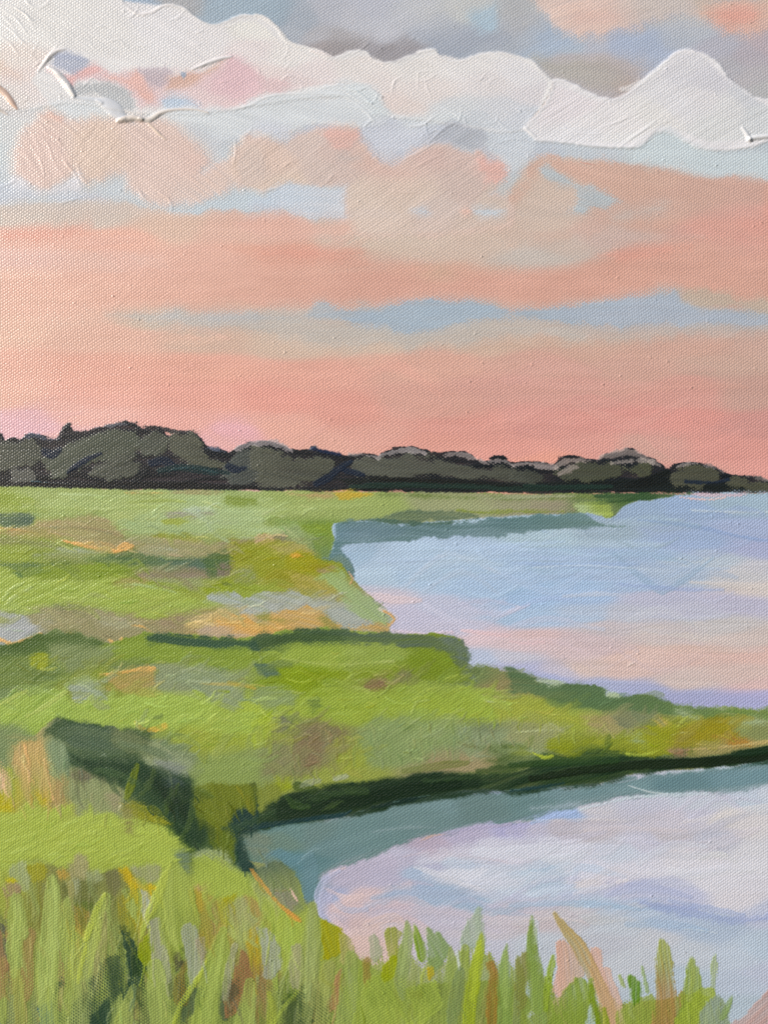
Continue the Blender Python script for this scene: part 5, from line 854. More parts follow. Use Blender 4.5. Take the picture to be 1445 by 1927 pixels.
# dark gaps between the blades, dragged over by lighter paint
for c, p, kw in [
 ('42,68,52', '226,1744 236,1742 256,1776 276,1812 274,1840 254,1866 244,1900 240,1927 140,1960 150,1920 190,1890 232,1850 238,1800', dict(label='dark green gap')), ('40,66,30', '258,1790 274,1800 272,1830 256,1848 250,1830', {}), ('52,92,112', '72,1900 98,1884 102,1960 74,1960', {}), ('90,92,80', '-50,1726 4,1718 16,1730 14,1770 20,1820 22,1850 14,1858 8,1800 -50,1800', {}), ('86,86,62', '328,1804 338,1782 348,1774 350,1800 332,1826', {}), ('84,92,66', '262,1890 300,1850 330,1830 326,1890 280,1960 250,1960', dict(op=.7)),
 ('84,96,72', '412,1850 426,1840 440,1860 440,1900 420,1920 408,1890', {}), ('66,80,50', '536,1886 560,1876 590,1900 590,1960 530,1960', {}), ('86,112,36', '536,1868 552,1860 556,1872 542,1886', {}), ('72,88,66', '340,1890 366,1862 386,1866 370,1900 340,1930', dict(op=.8)), ('96,108,66', '800,1870 830,1862 850,1880 836,1910 806,1900', dict(op=.5)), ('108,90,40', '770,1866 790,1864 790,1876 772,1878', {}),
]: P(c, p, **{**dict(ang=80, dry=.7, soft=3.5, rag=5), **kw})
D('0,1640 480,1660 560,1740 720,1850 720,1927 0,1927', 260, 46, 10, 84, jit=8, op=.65, spread=8, seed=51, dry=.8)
SOFT[:] = [1.1, 0.5, 1.5, 2.0]
# blades
P('74,92,56', '-50,1800 0,1760 120,1780 240,1740 280,1800 380,1800 460,1840 560,1860 700,1880 720,1990 -50,1990', soft=16, rag=10, dry=1, cvr=.42, op=.7, part=None, ang=85)
P('108,126,60', '650,1870 760,1850 900,1840 1010,1850 1060,1880 1180,1890 1340,1890 1340,1990 650,1990', soft=14, rag=10, dry=1, cvr=.55, op=.7, part=None, ang=85)
blade_p('156,122,84', '-50,1752 0,1752 10,1764 14,1800 12,1860 0,1880 -50,1880', label='russet blade at the left edge')
blade_p('150,130,80', '42,1760 56,1746 66,1752 64,1800 60,1860 50,1880 38,1850 40,1800', op=.9)
blade_p('147,166,86', '24,1690 32,1677 44,1690 50,1720 46,1762 40,1800 38,1836 24,1840 16,1800 14,1740', label='light green leaf')
blade_b('156,160,76', '30,1830,18 36,1880,22 40,1960,24', c2='140,140,76')
blade_b('157,178,94', '98,1652,14 100,1690,34 98,1750,42 92,1810,40 88,1870,32 90,1950,22', dry=.8, label='broad pale green blade')
blade_b('160,178,80', '92,1800,3 90,1850,6 93,1900,4', dry=.5)
blade_b('150,168,86', '130,1700,22 124,1780,34 120,1860,40 124,1960,40', dry=.8)
blade_b('146,126,84', '112,1790,4 116,1840,12 112,1900,8', op=.8)
blade_b('150,166,88', '200,1690,18 190,1740,40 170,1810,46 156,1880,40 150,1960,36', dry=.75, c2='146,160,96', label='broad sage blade')
blade_b('150,140,96', '196,1720,10 190,1800,22 180,1860,16', op=.6)
blade_b('170,186,78', '198,1682,6 184,1710,12 172,1742,12 162,1768,8', dry=.3, th=1.0, hb=.4, label='thick yellow green edge')
blade_b('168,184,78', '162,1780,5 152,1820,9 146,1850,5', dry=.6)
blade_b('110,110,74', '158,1850,8 160,1870,10 156,1890,4', op=.7)
blade_p('158,166,150', '264,1672 276,1680 286,1694 284,1730 276,1744 268,1716', dry=.4, label='grey glint')
blade_p('156,178,96', '228,1676 240,1672 254,1690 262,1726 258,1744 240,1720', dry=.6, label='short pale leaf')
blade_p('136,154,30', '262,1776 276,1764 282,1790 284,1816 272,1822 264,1800')
blade_p('156,158,136', '282,1740 298,1724 308,1760 318,1800 322,1850 300,1850 288,1810', label='grey sage blade')
blade_p('148,167,76', '306,1650 326,1622 350,1640 368,1690 378,1720 376,1756 340,1784 318,1790 300,1760 296,1700', ang=78, label='tall green leaf')
blade_b('166,182,78', '322,1628,5 312,1650,14 300,1680,18 286,1710,18 274,1740,10 264,1768,4', dry=.4, th=.9, hb=.4, label='long yellow green blade')
blade_b('152,172,88', '292,1820,30 300,1880,44 306,1960,44', dry=.85)
blade_b('144,160,84', '252,1860,14 240,1900,26 236,1960,30', dry=.9, op=.9)
blade_b('150,168,86', '210,1840,14 220,1890,26 214,1960,34', dry=.9, op=.95)
blade_p('152,160,140', '344,1748 356,1738 374,1756 386,1792 378,1830 358,1860 350,1826 346,1790', dry=.5, label='pale grey triangle between blades')
blade_p('126,110,54', '328,1840 348,1806 352,1850 350,1890 336,1896 326,1870', label='brown leaf')
blade_p('162,150,130', '372,1770 384,1764 388,1800 378,1820', op=.7)
blade_b('147,168,77', '420,1752,14 412,1800,40 396,1860,46 380,1960,48', dry=.8, label='broad green blade')
blade_b('164,182,70', '392,1800,3 378,1834,8 356,1866,10 336,1900,10 320,1950,8', dry=.5, th=.8)
blade_p('144,106,72', '444,1822 456,1790 470,1806 474,1850 456,1892 424,1918 422,1880 436,1846', label='russet leaf', dry=.6)
blade_p('84,80,62', '430,1868 442,1852 446,1866 432,1890', op=.7)
blade_b('158,160,128', '442,1780,10 430,1830,16 424,1880,12', dry=.85)
blade_p('156,163,148', '486,1748 500,1744 518,1760 530,1784 530,1826 512,1846 492,1838 490,1790', dry=.55, label='grey sage leaf')
blade_b('150,168,84', '470,1850,20 464,1900,34 450,1960,40', dry=.8)
blade_p('156,156,118', '546,1780 566,1776 572,1820 568,1862 548,1864 544,1820', dry=.8)
blade_b('142,158,88', '588,1706,18 586,1760,32 582,1830,34 574,1900,36 560,1960,30', dry=.4, c2='148,160,96', label='upright sage blade')
blade_p('152,150,28', '602,1730 622,1738 642,1750 654,1774 636,1800 608,1804', label='mustard leaf', ang=70)
blade_p('160,158,96', '640,1760 660,1766 672,1800 660,1820 640,1810', dry=.8)
blade_b('158,172,66', '506,1870,8 512,1900,18 508,1960,22', dry=.6)
blade_b('156,176,72', '562,1866,4 540,1890,8 518,1920,8 500,1950,6', dry=.4)
blade_p('158,120,82', '632,1830 644,1818 650,1850 648,1884 620,1910 614,1890', ang=75, op=.9, label='reddish leaf')
blade_b('146,154,88', '620,1820,24 610,1870,26 600,1960,30', dry=.8)
blade_b('140,160,84', '660,1800,22 656,1860,34 648,1960,36', dry=.8)
blade_p('140,120,60', '684,1812 696,1806 698,1840 688,1862 682,1840', op=.8)
blade_p('144,168,68', '690,1850 710,1838 740,1846 760,1862 800,1850 820,1846 830,1880 800,1920 760,1960 660,1960 670,1900', dry=.8, ang=60, label='bright grass mass', hb=.35)
blade_b('150,174,72', '830,1890,14 780,1930,20 740,1965,16', dry=.7)
blade_p('150,160,128', '694,1760 708,1754 716,1790 706,1812 694,1800', dry=.9, op=.8)
blade_p('142,150,64', '728,1752 740,1746 754,1754 750,1790 740,1806 726,1800', dry=.85)
blade_p('140,154,22', '722,1810 734,1800 750,1800 748,1834 724,1846 716,1836', label='moss green leaf', dry=.5)
blade_b('136,156,92', '766,1736,5 766,1760,18 760,1810,24 754,1850,24 758,1880,8', dry=.35, label='slim sage blade')
blade_b('112,152,34', '778,1740,3 784,1758,12 790,1780,18 794,1802,18', dry=.4, th=.6, label='vivid green blade')
blade_p('120,150,86', '800,1750 806,1743 813,1748 818,1754 826,1754 838,1768 850,1786 834,1812 820,1830 810,1826 804,1790', ang=60, dry=.3, label='broad soft green leaf')
blade_p('176,160,44', '806,1826 814,1822 816,1836 808,1842', dry=.5)
blade_p('150,170,140', '860,1788 870,1750 884,1724 900,1702 908,1712 912,1740 908,1786 880,1790', dry=.5, op=.85, label='translucent grey green leaf')
blade_b('136,158,76', '848,1784,6 850,1820,24 846,1880,30 846,1960,30', dry=.5)
blade_b('140,160,76', '876,1784,14 872,1840,22 868,1960,26', dry=.4)
blade_b('190,200,196', '860,1790,3 862,1808,4 864,1826,2', dry=.4, part=None)
blade_b('112,134,92', '866,1830,18 858,1870,26 850,1920,20', op=.6, dry=.8)
blade_b('152,174,40', '906,1756,5 902,1790,18 892,1840,24 884,1900,24 880,1960,24', dry=.35, label='lime green blade')
blade_p('142,112,52', '918,1816 926,1810 938,1836 938,1900 936,1960 918,1960 918,1880', dry=.5, label='brown blade')
blade_b('160,120,70', '918,1794,2 924,1812,4 930,1830,3', dry=.5)
blade_b('124,156,76', '954,1778,4 950,1810,18 950,1860,26 952,1960,28', dry=.4, label='green blade')
blade_b('128,142,90', '974,1800,6 976,1850,14 970,1960,16', dry=.85)
blade_p('126,128,68', '970,1806 990,1788 996,1784 996,1840 990,1890 974,1910 972,1850', dry=.6, label='olive blade')
blade_b('112,142,54', '1001,1724,3 1002,1745,14 1000,1780,22 1006,1830,30 1010,1880,36 1008,1960,40', dry=.5, c2='130,154,84', label='tallest green blade')
blade_p('192,206,214', '1001,1728 1012,1740 1014,1772 1008,1780 1004,1750', dry=.85, op=.6, part=None)
blade_p('172,190,200', '990,1850 994,1844 998,1860 996,1874 991,1870', dry=.4, part=None)
blade_p('188,200,206', '994,1912 1000,1900 1002,1908 996,1918', dry=.4, part=None)
blade_b('132,164,44', '1041,1800,5 1036,1820,14 1030,1860,14 1026,1900,10', dry=.5)
blade_p('204,158,138', '1050,1774 1064,1768 1078,1780 1094,1812 1102,1836 1082,1848 1060,1862 1052,1878 1040,1866 1044,1830', c2='186,160,136', dry=.75, ang=80, label='salmon leaf')
blade_p('164,146,116', '1040,1890 1064,1876 1066,1896 1048,1914', dry=.7)
blade_p('208,166,146', '1112,1784 1130,1786 1136,1800 1134,1820 1150,1822 1156,1850 1170,1890 1184,1960 1150,1960 1130,1880 1112,1830', c2='198,166,148', dry=.7, ang=70, label='broad pink leaf')
blade_b('166,146,84', '1045,1721,8 1054,1736,13 1068,1756,19 1086,1778,26 1102,1808,28 1122,1846,26 1150,1910,26 1168,1965,26', c2='186,152,116', dry=.35, label='leaning straw stem')
blade_p('126,152,60', '1038,1900 1060,1870 1080,1846 1092,1842 1104,1850 1112,1844 1114,1870 1104,1910 1108,1960 1030,1960', dry=.55, ang=75, label='green clump under the straw stem')
blade_b('112,142,30', '1112,1856,8 1116,1890,14 1126,1960,16', dry=.5)
blade_p('174,194,206', '1104,1920 1110,1892 1116,1908 1114,1960 1102,1960', dry=.5, part=None)
blade_b('122,146,36', '1136,1900,6 1142,1930,12 1144,1965,12', dry=.5)
blade_p('140,160,70', '1160,1910 1180,1890 1200,1880 1226,1872 1232,1900 1226,1960 1150,1960', dry=.6)
blade_p('84,136,18', '1180,1842 1186,1832 1198,1836 1206,1850 1211,1864 1205,1882 1193,1892 1185,1874', dry=.2, label='small dark green leaf')
blade_b('146,166,100', '1166,1836,4 1170,1850,8 1174,1858,4', dry=.5); blade_b('140,168,106', '1208,1820,5 1212,1840,7 1218,1866,5', dry=.75)
blade_p('146,156,76', '1239,1776 1246,1769 1254,1776 1262,1802 1268,1850 1271,1910 1262,1960 1230,1960 1230,1870 1234,1810', c2='154,124,74', g=(1248,1790,1250,1880), dry=.35, label='tall brown tipped blade', bw=2.2)
blade_p('152,120,80', '1274,1872 1284,1862 1288,1884 1278,1900', dry=.6)
blade_p('132,156,60', '1296,1802 1301,1797 1307,1802 1318,1826 1322,1860 1312,1892 1296,1914 1276,1910 1282,1870 1290,1830', dry=.3, label='pointed green blade')
blade_b('154,174,122', '1346,1796,4 1344,1816,14 1342,1840,8 1340,1872,10', dry=.9, label='faint green blade')
blade_p('146,168,62', '1264,1960 1272,1920 1300,1880 1322,1862 1346,1860 1346,1876 1320,1900 1310,1960', dry=.45, ang=60, label='yellow green tuft')
blade_p('142,160,140', '1316,1910 1334,1880 1352,1868 1360,1900 1354,1960 1306,1960', dry=.6, ang=70, label='grey green tuft')
blade_b('124,154,84', '1376,1876,4 1368,1896,14 1358,1916,10', dry=.6)
blade_p('188,152,142', '1500,1846 1445,1864 1420,1886 1396,1910 1374,1935 1360,1970 1500,1970', dry=.5, ang=-45, label='pink corner stroke', c2='176,146,140', hb=.25)

# paint dragged thinly over the cloth: light over dark and dark over light
for c, p, k in [('152,168,92', '190,1790 250,1780 262,1840 236,1900 160,1940 140,1880', .52), ('146,164,84', '60,1800 140,1780 170,1860 120,1940 50,1940', .5), ('150,168,86', '270,1830 330,1820 340,1900 300,1960 250,1960', .5), ('58,82,54', '184,1826 232,1800 250,1850 216,1900 150,1940 140,1910', .5), ('62,84,56', '330,1850 390,1850 380,1900 320,1940', .42),
 ('70,86,56', '410,1860 450,1840 460,1900 420,1930', .4), ('92,104,58', '460,1850 540,1830 560,1900 500,1940', .4), ('66,86,48', '540,1870 620,1870 620,1960 540,1960', .5), ('150,170,76', '640,1850 720,1840 800,1850 820,1900 760,1960 640,1960', .5), ('96,116,44', '690,1850 800,1840 830,1880 780,1920 690,1900', .38), ('150,162,90', '0,1840 60,1820 70,1960 0,1960', .5), ('112,120,66', '840,1840 900,1830 920,1960 840,1960', .42), ('120,142,60', '930,1850 1020,1840 1040,1960 930,1960', .45), ('176,186,72', '120,1760 170,1740 180,1800 130,1850', .38), ('110,120,60', '300,1700 420,1700 430,1800 320,1800', .3), ('104,112,66', '420,1780 520,1780 520,1860 420,1860', .35), ('84,100,54', '120,1690 240,1690 230,1740 130,1740', .38)]:
    P(c, p, soft=12, rag=9, dry=1, cvr=k, op=.85, part=None, ang=82, th=.3)
D('0,1650 480,1680 560,1760 720,1860 820,1870 820,1927 0,1927', 110, 40, 7, 84, jit=7, op=.6, spread=9, seed=61, dry=.85)
D('840,1840 1340,1880 1340,1927 840,1927', 60, 34, 7, 86, jit=7, op=.55, spread=8, seed=62, dry=.8)

D('0,1640 480,1680 560,1760 720,1870 1000,1880 1350,1890 1350,1960 0,1960', 200, 40, 3.2, 84, jit=13, op=.7, spread=7, seed=77, dry=.7, soft=1.1, th=.5)
D('0,1660 480,1700 560,1780 720,1880 1000,1890 1000,1960 0,1960', 70, 50, 3, 100, jit=8, op=.7, spread=8, seed=78, dry=.7, soft=1, th=.7, lift=18)

for c, q in [('164,186,98', '32,1684,5 34,1730,16 30,1790,18 26,1836,10'), ('164,186,100', '100,1660,8 102,1720,18 96,1790,20 92,1850,14'), ('168,184,92', '198,1690,6 188,1740,14 176,1790,14 164,1840,8'), ('158,176,88', '322,1640,8 318,1690,20 322,1740,22 330,1776,12'), ('156,178,88', '418,1760,6 410,1810,18 396,1870,20 384,1927,16'), ('152,168,104', '586,1716,8 586,1770,16 582,1830,16 578,1880,12'), ('150,170,104', '766,1742,4 764,1780,10 758,1830,12'), ('140,168,86', '952,1790,4 950,1830,12 952,1890,14'), ('124,154,70', '1002,1734,4 1000,1780,10 1008,1840,16 1010,1900,18'), ('164,186,56', '904,1770,5 896,1820,12 888,1880,12'), ('150,166,84', '1300,1806,4 1304,1840,10 1296,1880,10')]:
    B(c, q, soft=3.5, rag=3, dry=.8, op=.7, part=None, fr=4, br=.05)
for c, p in [('40,62,44', '226,1752 242,1750 258,1784 262,1816 252,1840 240,1812'), ('46,68,48', '176,1846 200,1810 222,1800 236,1850 214,1900 190,1930 160,1935'), ('60,80,54', '14,1790 20,1800 22,1860 15,1890'), ('70,84,56', '338,1850 350,1846 356,1880 344,1920'), ('70,76,54', '434,1850 446,1846 448,1890 436,1910'), ('60,80,48', '556,1880 568,1860 576,1930 552,1935'), ('60,82,54', '108,1850 116,1840 120,1910 110,1935')]:
    P(c, p, soft=7, rag=7, dry=1, cvr=.62, op=.9, part=None, ang=84, fr=5)
# ------------------------------------------------------------------ small accidents of the surface
_r = np.random.default_rng(4)
for k in range(260):                                    # nibs of dried paint and lint
    x, y = _r.uniform(-30, PW + 30), _r.uniform(-30, PH + 30)
    i0, j0 = int((x + MARG) / G), int((y + MARG) / G)
    if 3 < i0 < NX - 4 and 3 < j0 < NY - 4:
        s = _r.uniform(.5, 1.3)
        HGT[j0, i0] += 2.0 * s; HGT[j0, i0 + 1] += 1.0 * s; HGT[j0 + 1, i0] += 1.2 * s
        if _r.random() < .25: RGB[j0:j0 + 1, i0:i0 + 2] *= .8
def blur(A, n=1):
    for _ in range(n):
        A = (np.roll(A, 1, 0) + 2 * A + np.roll(A, -1, 0)) / 4
        A = (np.roll(A, 1, 1) + 2 * A + np.roll(A, -1, 1)) / 4
    return A
HGT = blur(HGT, 1)
_g = sstep(8, 50, RGB[..., 1] - np.maximum(RGB[..., 0] * .96, RGB[..., 2]))   # the greens were mixed a little duller
RGB[..., 1] *= 1 - .042 * _g; RGB[..., 0] *= 1 + .012 * _g; RGB[..., 2] += 4 * _g
# slow unevenness of hand mixed paint
RGB *= (1 + 0.018 * (vnoise(XX / 60, YY / 40, 3) - .5) + 0.014 * (vnoise(XX / 16, YY / 11, 6) - .5))[..., None]
lin = np.clip(RGB / 255.0, 0.0, 1.0)
lin = np.where(lin <= 0.04045, lin / 12.92, ((lin + 0.055) / 1.055) ** 2.4)
lin = np.clip((lin - 0.010 * np.clip(lin.mean(-1, keepdims=True) / 0.09, 0, 1)) / LIGHT, 0.004, 0.93).astype(np.float32)

# ------------------------------------------------------------------ materials
def paint_material():
    m = bpy.data.materials.new('acrylic_paint'); m.use_nodes = True
    nt = m.node_tree; N = nt.nodes; L = nt.links
    bs = N['Principled BSDF']
    def math_(op, a=None, b=None, c=None):
        n = N.new('ShaderNodeMath'); n.operation = op
        for i, q in enumerate((a, b, c)):
            if q is None: continue
            if hasattr(q, 'links'): L.new(q, n.inputs[i])
            else: n.inputs[i].default_value = q
        return n.outputs[0]
    pig = N.new('ShaderNodeAttribute'); pig.attribute_name = 'pigment'
    surf = N.new('ShaderNodeAttribute'); surf.attribute_name = 'surface'
    ss = N.new('ShaderNodeSeparateColor'); L.new(surf.outputs['Color'], ss.inputs[0])
    wv_amt, gloss = ss.outputs[0], ss.outputs[1]
    tc = N.new('ShaderNodeTexCoord'); sp = N.new('ShaderNodeSeparateXYZ'); L.new(tc.outputs['Object'], sp.inputs[0])
    X = math_('MULTIPLY_ADD', sp.outputs[0], 1 / U, PW / 2)
    Y = math_('MULTIPLY_ADD', sp.outputs[2], -1 / U, PH + MARG)
    def sn(e): return math_('SINE', e)
    a = math_('ADD', math_('MULTIPLY', X, 2 * math.pi / WP), math_('ADD', math_('MULTIPLY', sn(math_('MULTIPLY', Y, 1 / 61.0)), 1.6),
              math_('MULTIPLY', sn(math_('ADD', math_('MULTIPLY', Y, 1 / 23.0), math_('MULTIPLY', X, 1 / 140.0))), 0.9)))
    b = math_('ADD', math_('MULTIPLY', Y, 2 * math.pi / WQ), math_('ADD', math_('MULTIPLY', sn(math_('MULTIPLY', X, 1 / 83.0)), 1.8),
              math_('MULTIPLY', sn(math_('SUBTRACT', math_('MULTIPLY', X, 1 / 29.0), math_('MULTIPLY', Y, 1 / 170.0))), 0.9)))
    noise = N.new('ShaderNodeTexNoise'); noise.inputs['Scale'].default_value = 1 / (U * 9); noise.inputs['Detail'].default_value = 2
    L.new(tc.outputs['Object'], noise.inputs['Vector'])
    a_ = math_('MULTIPLY', a, 1 / (2 * math.pi)); b_ = math_('MULTIPLY', b, 1 / (2 * math.pi))
    cb = N.new('ShaderNodeCombineXYZ')                     # every thread crossing is one knob of the cloth
    L.new(math_('ADD', a_, b_), cb.inputs[0]); L.new(math_('SUBTRACT', a_, b_), cb.inputs[1])
    vo = N.new('ShaderNodeTexVoronoi'); vo.voronoi_dimensions = '2D'; vo.feature = 'F1'; vo.inputs['Scale'].default_value = 1.0
    vo.inputs['Randomness'].default_value = 0.26
    L.new(cb.outputs[0], vo.inputs['Vector'])
    sc_ = N.new('ShaderNodeSeparateColor'); L.new(vo.outputs['Color'], sc_.inputs[0])
    k = math_('SUBTRACT', 1.0, math_('MULTIPLY', vo.outputs['Distance'], 1.5))
    w = math_('MULTIPLY', math_('MULTIPLY_ADD', k, 2.2, -0.8), math_('MULTIPLY_ADD', sc_.outputs[0], 0.7, 0.6))
    w = math_('MULTIPLY_ADD', math_('COSINE', math_('MULTIPLY', a, 2.0)), 0.22, w)
    w = math_('MULTIPLY', w, wv_amt)
    n2 = N.new('ShaderNodeTexNoise'); n2.inputs['Scale'].default_value = 1 / (U * 3.2); n2.inputs['Detail'].default_value = 3
    L.new(tc.outputs['Object'], n2.inputs['Vector'])
    h = math_('ADD', math_('MULTIPLY', w, WEAVE_H * U), math_('MULTIPLY', n2.outputs['Fac'], 0.14 * U))
    bmp = N.new('ShaderNodeBump'); bmp.inputs['Strength'].default_value = 1.0; bmp.inputs['Distance'].default_value = 1.0
    L.new(h, bmp.inputs['Height']); L.new(bmp.outputs['Normal'], bs.inputs['Normal'])
    L.new(pig.outputs['Color'], bs.inputs['Base Color'])
    r = math_('MULTIPLY_ADD', gloss, -0.12, PAINT_ROUGH)
    L.new(math_('MULTIPLY_ADD', noise.outputs['Fac'], 0.08, math_('SUBTRACT', r, 0.04)), bs.inputs['Roughness'])
    bs.inputs['IOR'].default_value = 1.5
    return m
WEAVE_H = 0.28
PAINT_ROUGH = 0.385
MAT_PAINT = paint_material()
def cloth_material():
    m = bpy.data.materials.new('primed_cotton'); m.use_nodes = True
    nt = m.node_tree; N = nt.nodes; L = nt.links; bs = N['Principled BSDF']
    tc = N.new('ShaderNodeTexCoord'); ck = N.new('ShaderNodeTexNoise'); ck.inputs['Scale'].default_value = 900
    L.new(tc.outputs['Object'], ck.inputs['Vector'])
    rp = N.new('ShaderNodeValToRGB'); rp.color_ramp.elements[0].color = (.62, .59, .52, 1); rp.color_ramp.elements[1].color = (.74, .72, .66, 1)
    L.new(ck.outputs['Fac'], rp.inputs['Fac']); L.new(rp.outputs['Color'], bs.inputs['Base Color'])
    bp = N.new('ShaderNodeBump'); bp.inputs['Distance'].default_value = 0.0002; L.new(ck.outputs['Fac'], bp.inputs['Height']); L.new(bp.outputs['Normal'], bs.inputs['Normal'])
    bs.inputs['Roughness'].default_value = .9
    return m
def wood_material():
    m = bpy.data.materials.new('pine'); m.use_nodes = True
    nt = m.node_tree; N = nt.nodes; L = nt.links; bs = N['Principled BSDF']
    tc = N.new('ShaderNodeTexCoord'); w = N.new('ShaderNodeTexWave'); w.inputs['Scale'].default_value = 60; w.inputs['Distortion'].default_value = 4
    L.new(tc.outputs['Object'], w.inputs['Vector'])
    rp = N.new('ShaderNodeValToRGB'); rp.color_ramp.elements[0].color = (.45, .29, .15, 1); rp.color_ramp.elements[1].color = (.58, .41, .24, 1)
    L.new(w.outputs['Fac'], rp.inputs['Fac']); L.new(rp.outputs['Color'], bs.inputs['Base Color']); bs.inputs['Roughness'].default_value = .6
    return m
MAT_CLOTH, MAT_WOOD = cloth_material(), wood_material()

# ------------------------------------------------------------------ the painting as an object
def link(name, data, parent=None):
    o = bpy.data.objects.new(name, data); COL.objects.link(o)
    if parent: o.parent = parent
    return o
root = link('landscape_painting', None)
root.location = (0, 0, BASE_Z)
root['label'] = 'acrylic landscape painting on canvas, peach evening sky over green marsh and blue water'
root['category'] = 'painting'

px = XX; py = YY
VX = ((px - PW / 2) * U).ravel(); VZ = ((PH + MARG - py) * U).ravel(); VY = (-HGT * U).ravel()
co = np.stack([VX, VY, VZ], 1).astype(np.float32)
dzdx = np.gradient(HGT, axis=1) / G; dzdy = np.gradient(HGT, axis=0) / G
nrm = np.stack([-dzdx, -np.ones_like(HGT), dzdy], -1)
nrm /= np.linalg.norm(nrm, axis=-1, keepdims=True); nrm = nrm.reshape(-1, 3).astype(np.float32)
colr = np.concatenate([lin.reshape(-1, 3), np.ones((NX * NY, 1), np.float32)], 1)
srf = np.stack([WEV.ravel(), np.clip(GLO, 0, 1).ravel(), np.zeros(NX * NY), np.ones(NX * NY)], 1).astype(np.float32)

# tidy the patches: specks belong to what surrounds them
for _ in range(3):
    A = IDM; s = [A, np.roll(A, 1, 0), np.roll(A, -1, 0), np.roll(A, 1, 1), np.roll(A, -1, 1)]
    up, dn, lf, rt = s[1:]
    n = (A == up).astype(int) + (A == dn) + (A == lf) + (A == rt)
    B_ = np.where((up == dn) & (n < 2), up, np.where((lf == rt) & (n < 2), lf, A)); IDM = B_
cnt = np.bincount(IDM.ravel(), minlength=len(PATCH))
remap = np.arange(len(PATCH))
for i in range(1, len(PATCH)):
    if PATCH[i][1] is not None and cnt[i] < 60: remap[i] = MBASE[PATCH[i][0]]
IDM = remap[IDM]
def islands(Q):
    """Label the connected pieces of every patch; returns the label grid and, per label, patch id and size."""
    ny, nx = Q.shape
    par = []
    def find(i):
        while par[i] != i: par[i] = par[par[i]]; i = par[i]
        return i
    rows = []; prev = []
    for j in range(ny):
        cut = np.flatnonzero(np.diff(Q[j])) + 1
        st = np.concatenate([[0], cut]); en = np.concatenate([cut, [nx]])
        cur = [(int(s), int(e), int(Q[j, s]), len(par) + k) for k, (s, e) in enumerate(zip(st, en))]
        par.extend(range(len(par), len(par) + len(cur)))
        k = 0
        for s, e, q, r in cur:
            while k < len(prev) and prev[k][1] < s: k += 1
            m = k
            while m < len(prev) and prev[m][0] <= e:
                if prev[m][2] == q:
                    a, b = find(prev[m][3]), find(r)
                    if a != b: par[b] = a
                m += 1
        rows.append(cur); prev = cur
    L = np.zeros(Q.shape, np.int32)
    for j, cur in enumerate(rows):
        L[j] = np.repeat([find(r) for _, _, _, r in cur], [e - s for s, e, _, _ in cur])
    u, inv = np.unique(L, return_inverse=True)
    L = inv.reshape(Q.shape)
    size = np.bincount(L.ravel()); pid = np.zeros(len(u), int); pid[L.ravel()] = Q.ravel()
    return L, pid, size
Qg = IDM[:-1, :-1].copy()
for _ in range(4):                                       # crumbs join what lies beside them
    L, pid, size = islands(Qg)
    small = size < 160
    if not small.any(): break
    big = np.where(small[L], -1, Qg)
    for _k in range(60):
        hole = big < 0
        if not hole.any(): break
        for sh, ax in ((1, 1), (1, 0), (-1, 1), (-1, 0)):
            nb = np.roll(big, sh, ax); f = (big < 0) & (nb >= 0); big[f] = nb[f]
    Qg = np.where(big < 0, Qg, big)
L, pid, size = islands(Qg)
seen = {}
for lab in np.argsort(-size, kind='stable'):
    p = int(pid[lab])
    if p not in seen: seen[p] = lab
    elif PATCH[p] is not None:
        PATCH.append((PATCH[p][0], PATCH[p][1] or 'brush_stroke', None)); Qg[L == lab] = len(PATCH) - 1
Q = Qg.ravel()
jj, ii = np.divmod(np.arange(Q.size), NX - 1)
v00 = (jj * NX + ii); quads = np.stack([v00, v00 + NX, v00 + NX + 1, v00 + 1], 1).astype(np.int32)
order = np.argsort(Q, kind='stable'); Qs = Q[order]
starts = np.searchsorted(Qs, np.arange(len(PATCH) + 1))

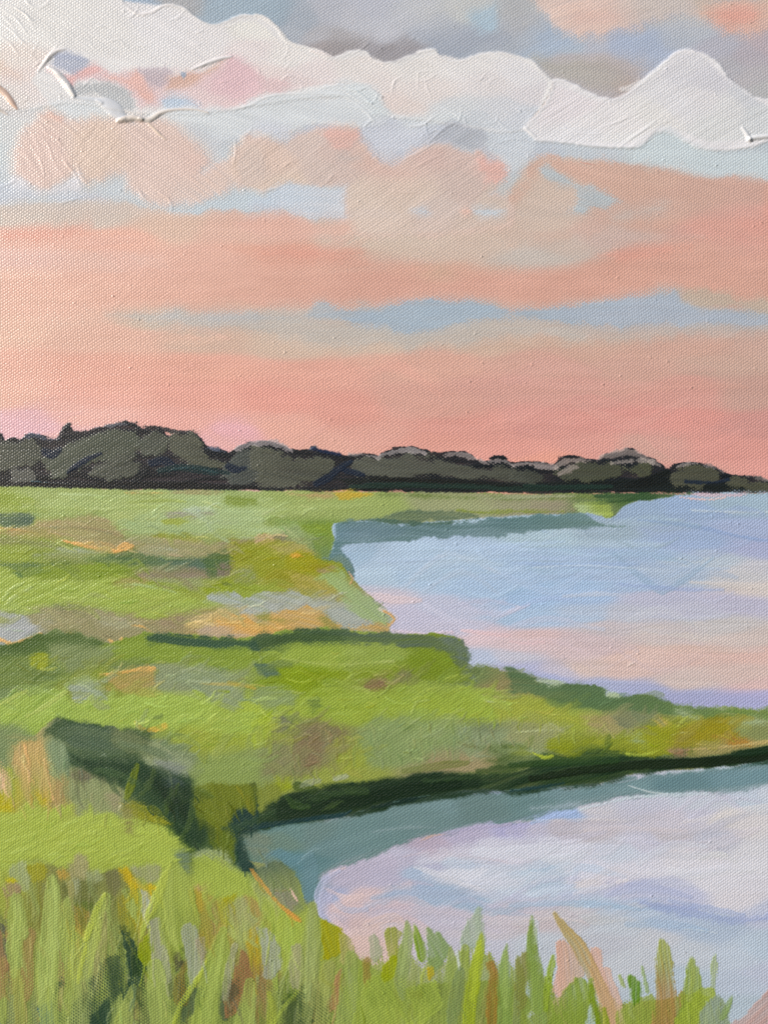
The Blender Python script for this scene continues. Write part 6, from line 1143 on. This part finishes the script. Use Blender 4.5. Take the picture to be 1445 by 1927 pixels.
def patch_mesh(name, fq):
    vs, inv = np.unique(fq.ravel(), return_inverse=True)
    me = bpy.data.meshes.new(name)
    nf = len(fq)
    me.vertices.add(len(vs)); me.vertices.foreach_set('co', co[vs].ravel())
    me.loops.add(nf * 4); me.loops.foreach_set('vertex_index', inv.astype(np.int32).ravel())
    me.polygons.add(nf); me.polygons.foreach_set('loop_start', np.arange(0, nf * 4, 4, dtype=np.int32))
    me.polygons.foreach_set('use_smooth', np.ones(nf, bool))
    me.update(calc_edges=True)
    for nm, arr in (('pigment', colr), ('surface', srf)):
        at = me.attributes.new(nm, 'FLOAT_COLOR', 'POINT'); at.data.foreach_set('color', arr[vs].ravel())
    me.normals_split_custom_set_from_vertices(nrm[vs])
    me.materials.append(MAT_PAINT)
    return me
nodes = {}
for mi, (nm, lb) in enumerate(MOTIFS):
    b = MBASE[mi]; fq = quads[order[starts[b]:starts[b + 1]]]
    has = any(PATCH[i][0] == mi and starts[i + 1] > starts[i] for i in range(1, len(PATCH)))
    if not has: continue
    o = link(nm, patch_mesh(nm, fq) if len(fq) else None, root); o['label'] = lb
    nodes[mi] = o
for i in range(1, len(PATCH)):
    mi, nm, lb = PATCH[i]
    if nm is None or starts[i + 1] == starts[i]: continue
    o = link(nm, patch_mesh(nm, quads[order[starts[i]:starts[i + 1]]]), nodes[mi])
    if lb: o['label'] = lb

# canvas wrapped over its stretcher, behind the paint
import bmesh
def solid(name, boxes, mat, parent, bev=0.0):
    bm = bmesh.new()
    for (x0, x1, y0, y1, z0, z1) in boxes:
        r = bmesh.ops.create_cube(bm, size=1)
        for v in r['verts']:
            v.co = ((x0 + x1) / 2 + v.co.x * (x1 - x0), (y0 + y1) / 2 + v.co.y * (y1 - y0), (z0 + z1) / 2 + v.co.z * (z1 - z0))
    if bev: bmesh.ops.bevel(bm, geom=bm.edges[:], offset=bev, segments=2, affect='EDGES')
    me = bpy.data.meshes.new(name); bm.to_mesh(me); bm.free(); me.materials.append(mat)
    return link(name, me, parent)
hw = (PW / 2 + MARG) * U; hh = (PH + 2 * MARG) * U
cv = solid('canvas', [(-hw, hw, 0.0004, 0.0012, 0, hh), (-hw, -hw + .0008, .0015, .020, 0, hh), (hw - .0008, hw, .0015, .020, 0, hh),
                      (-hw + .001, hw - .001, .0015, .020, 0, .0008), (-hw + .001, hw - .001, .0015, .020, hh - .0008, hh)], MAT_CLOTH, root)
for bx in [(-hw + .0012, -hw + .035, .002, .019, .0012, hh - .0012), (hw - .035, hw - .0012, .002, .019, .0012, hh - .0012),
           (-hw + .0352, hw - .0352, .002, .019, .0012, .035), (-hw + .0352, hw - .0352, .002, .019, hh - .035, hh - .0012)]:
    solid('stretcher_bar', [bx], MAT_WOOD, cv, .001)
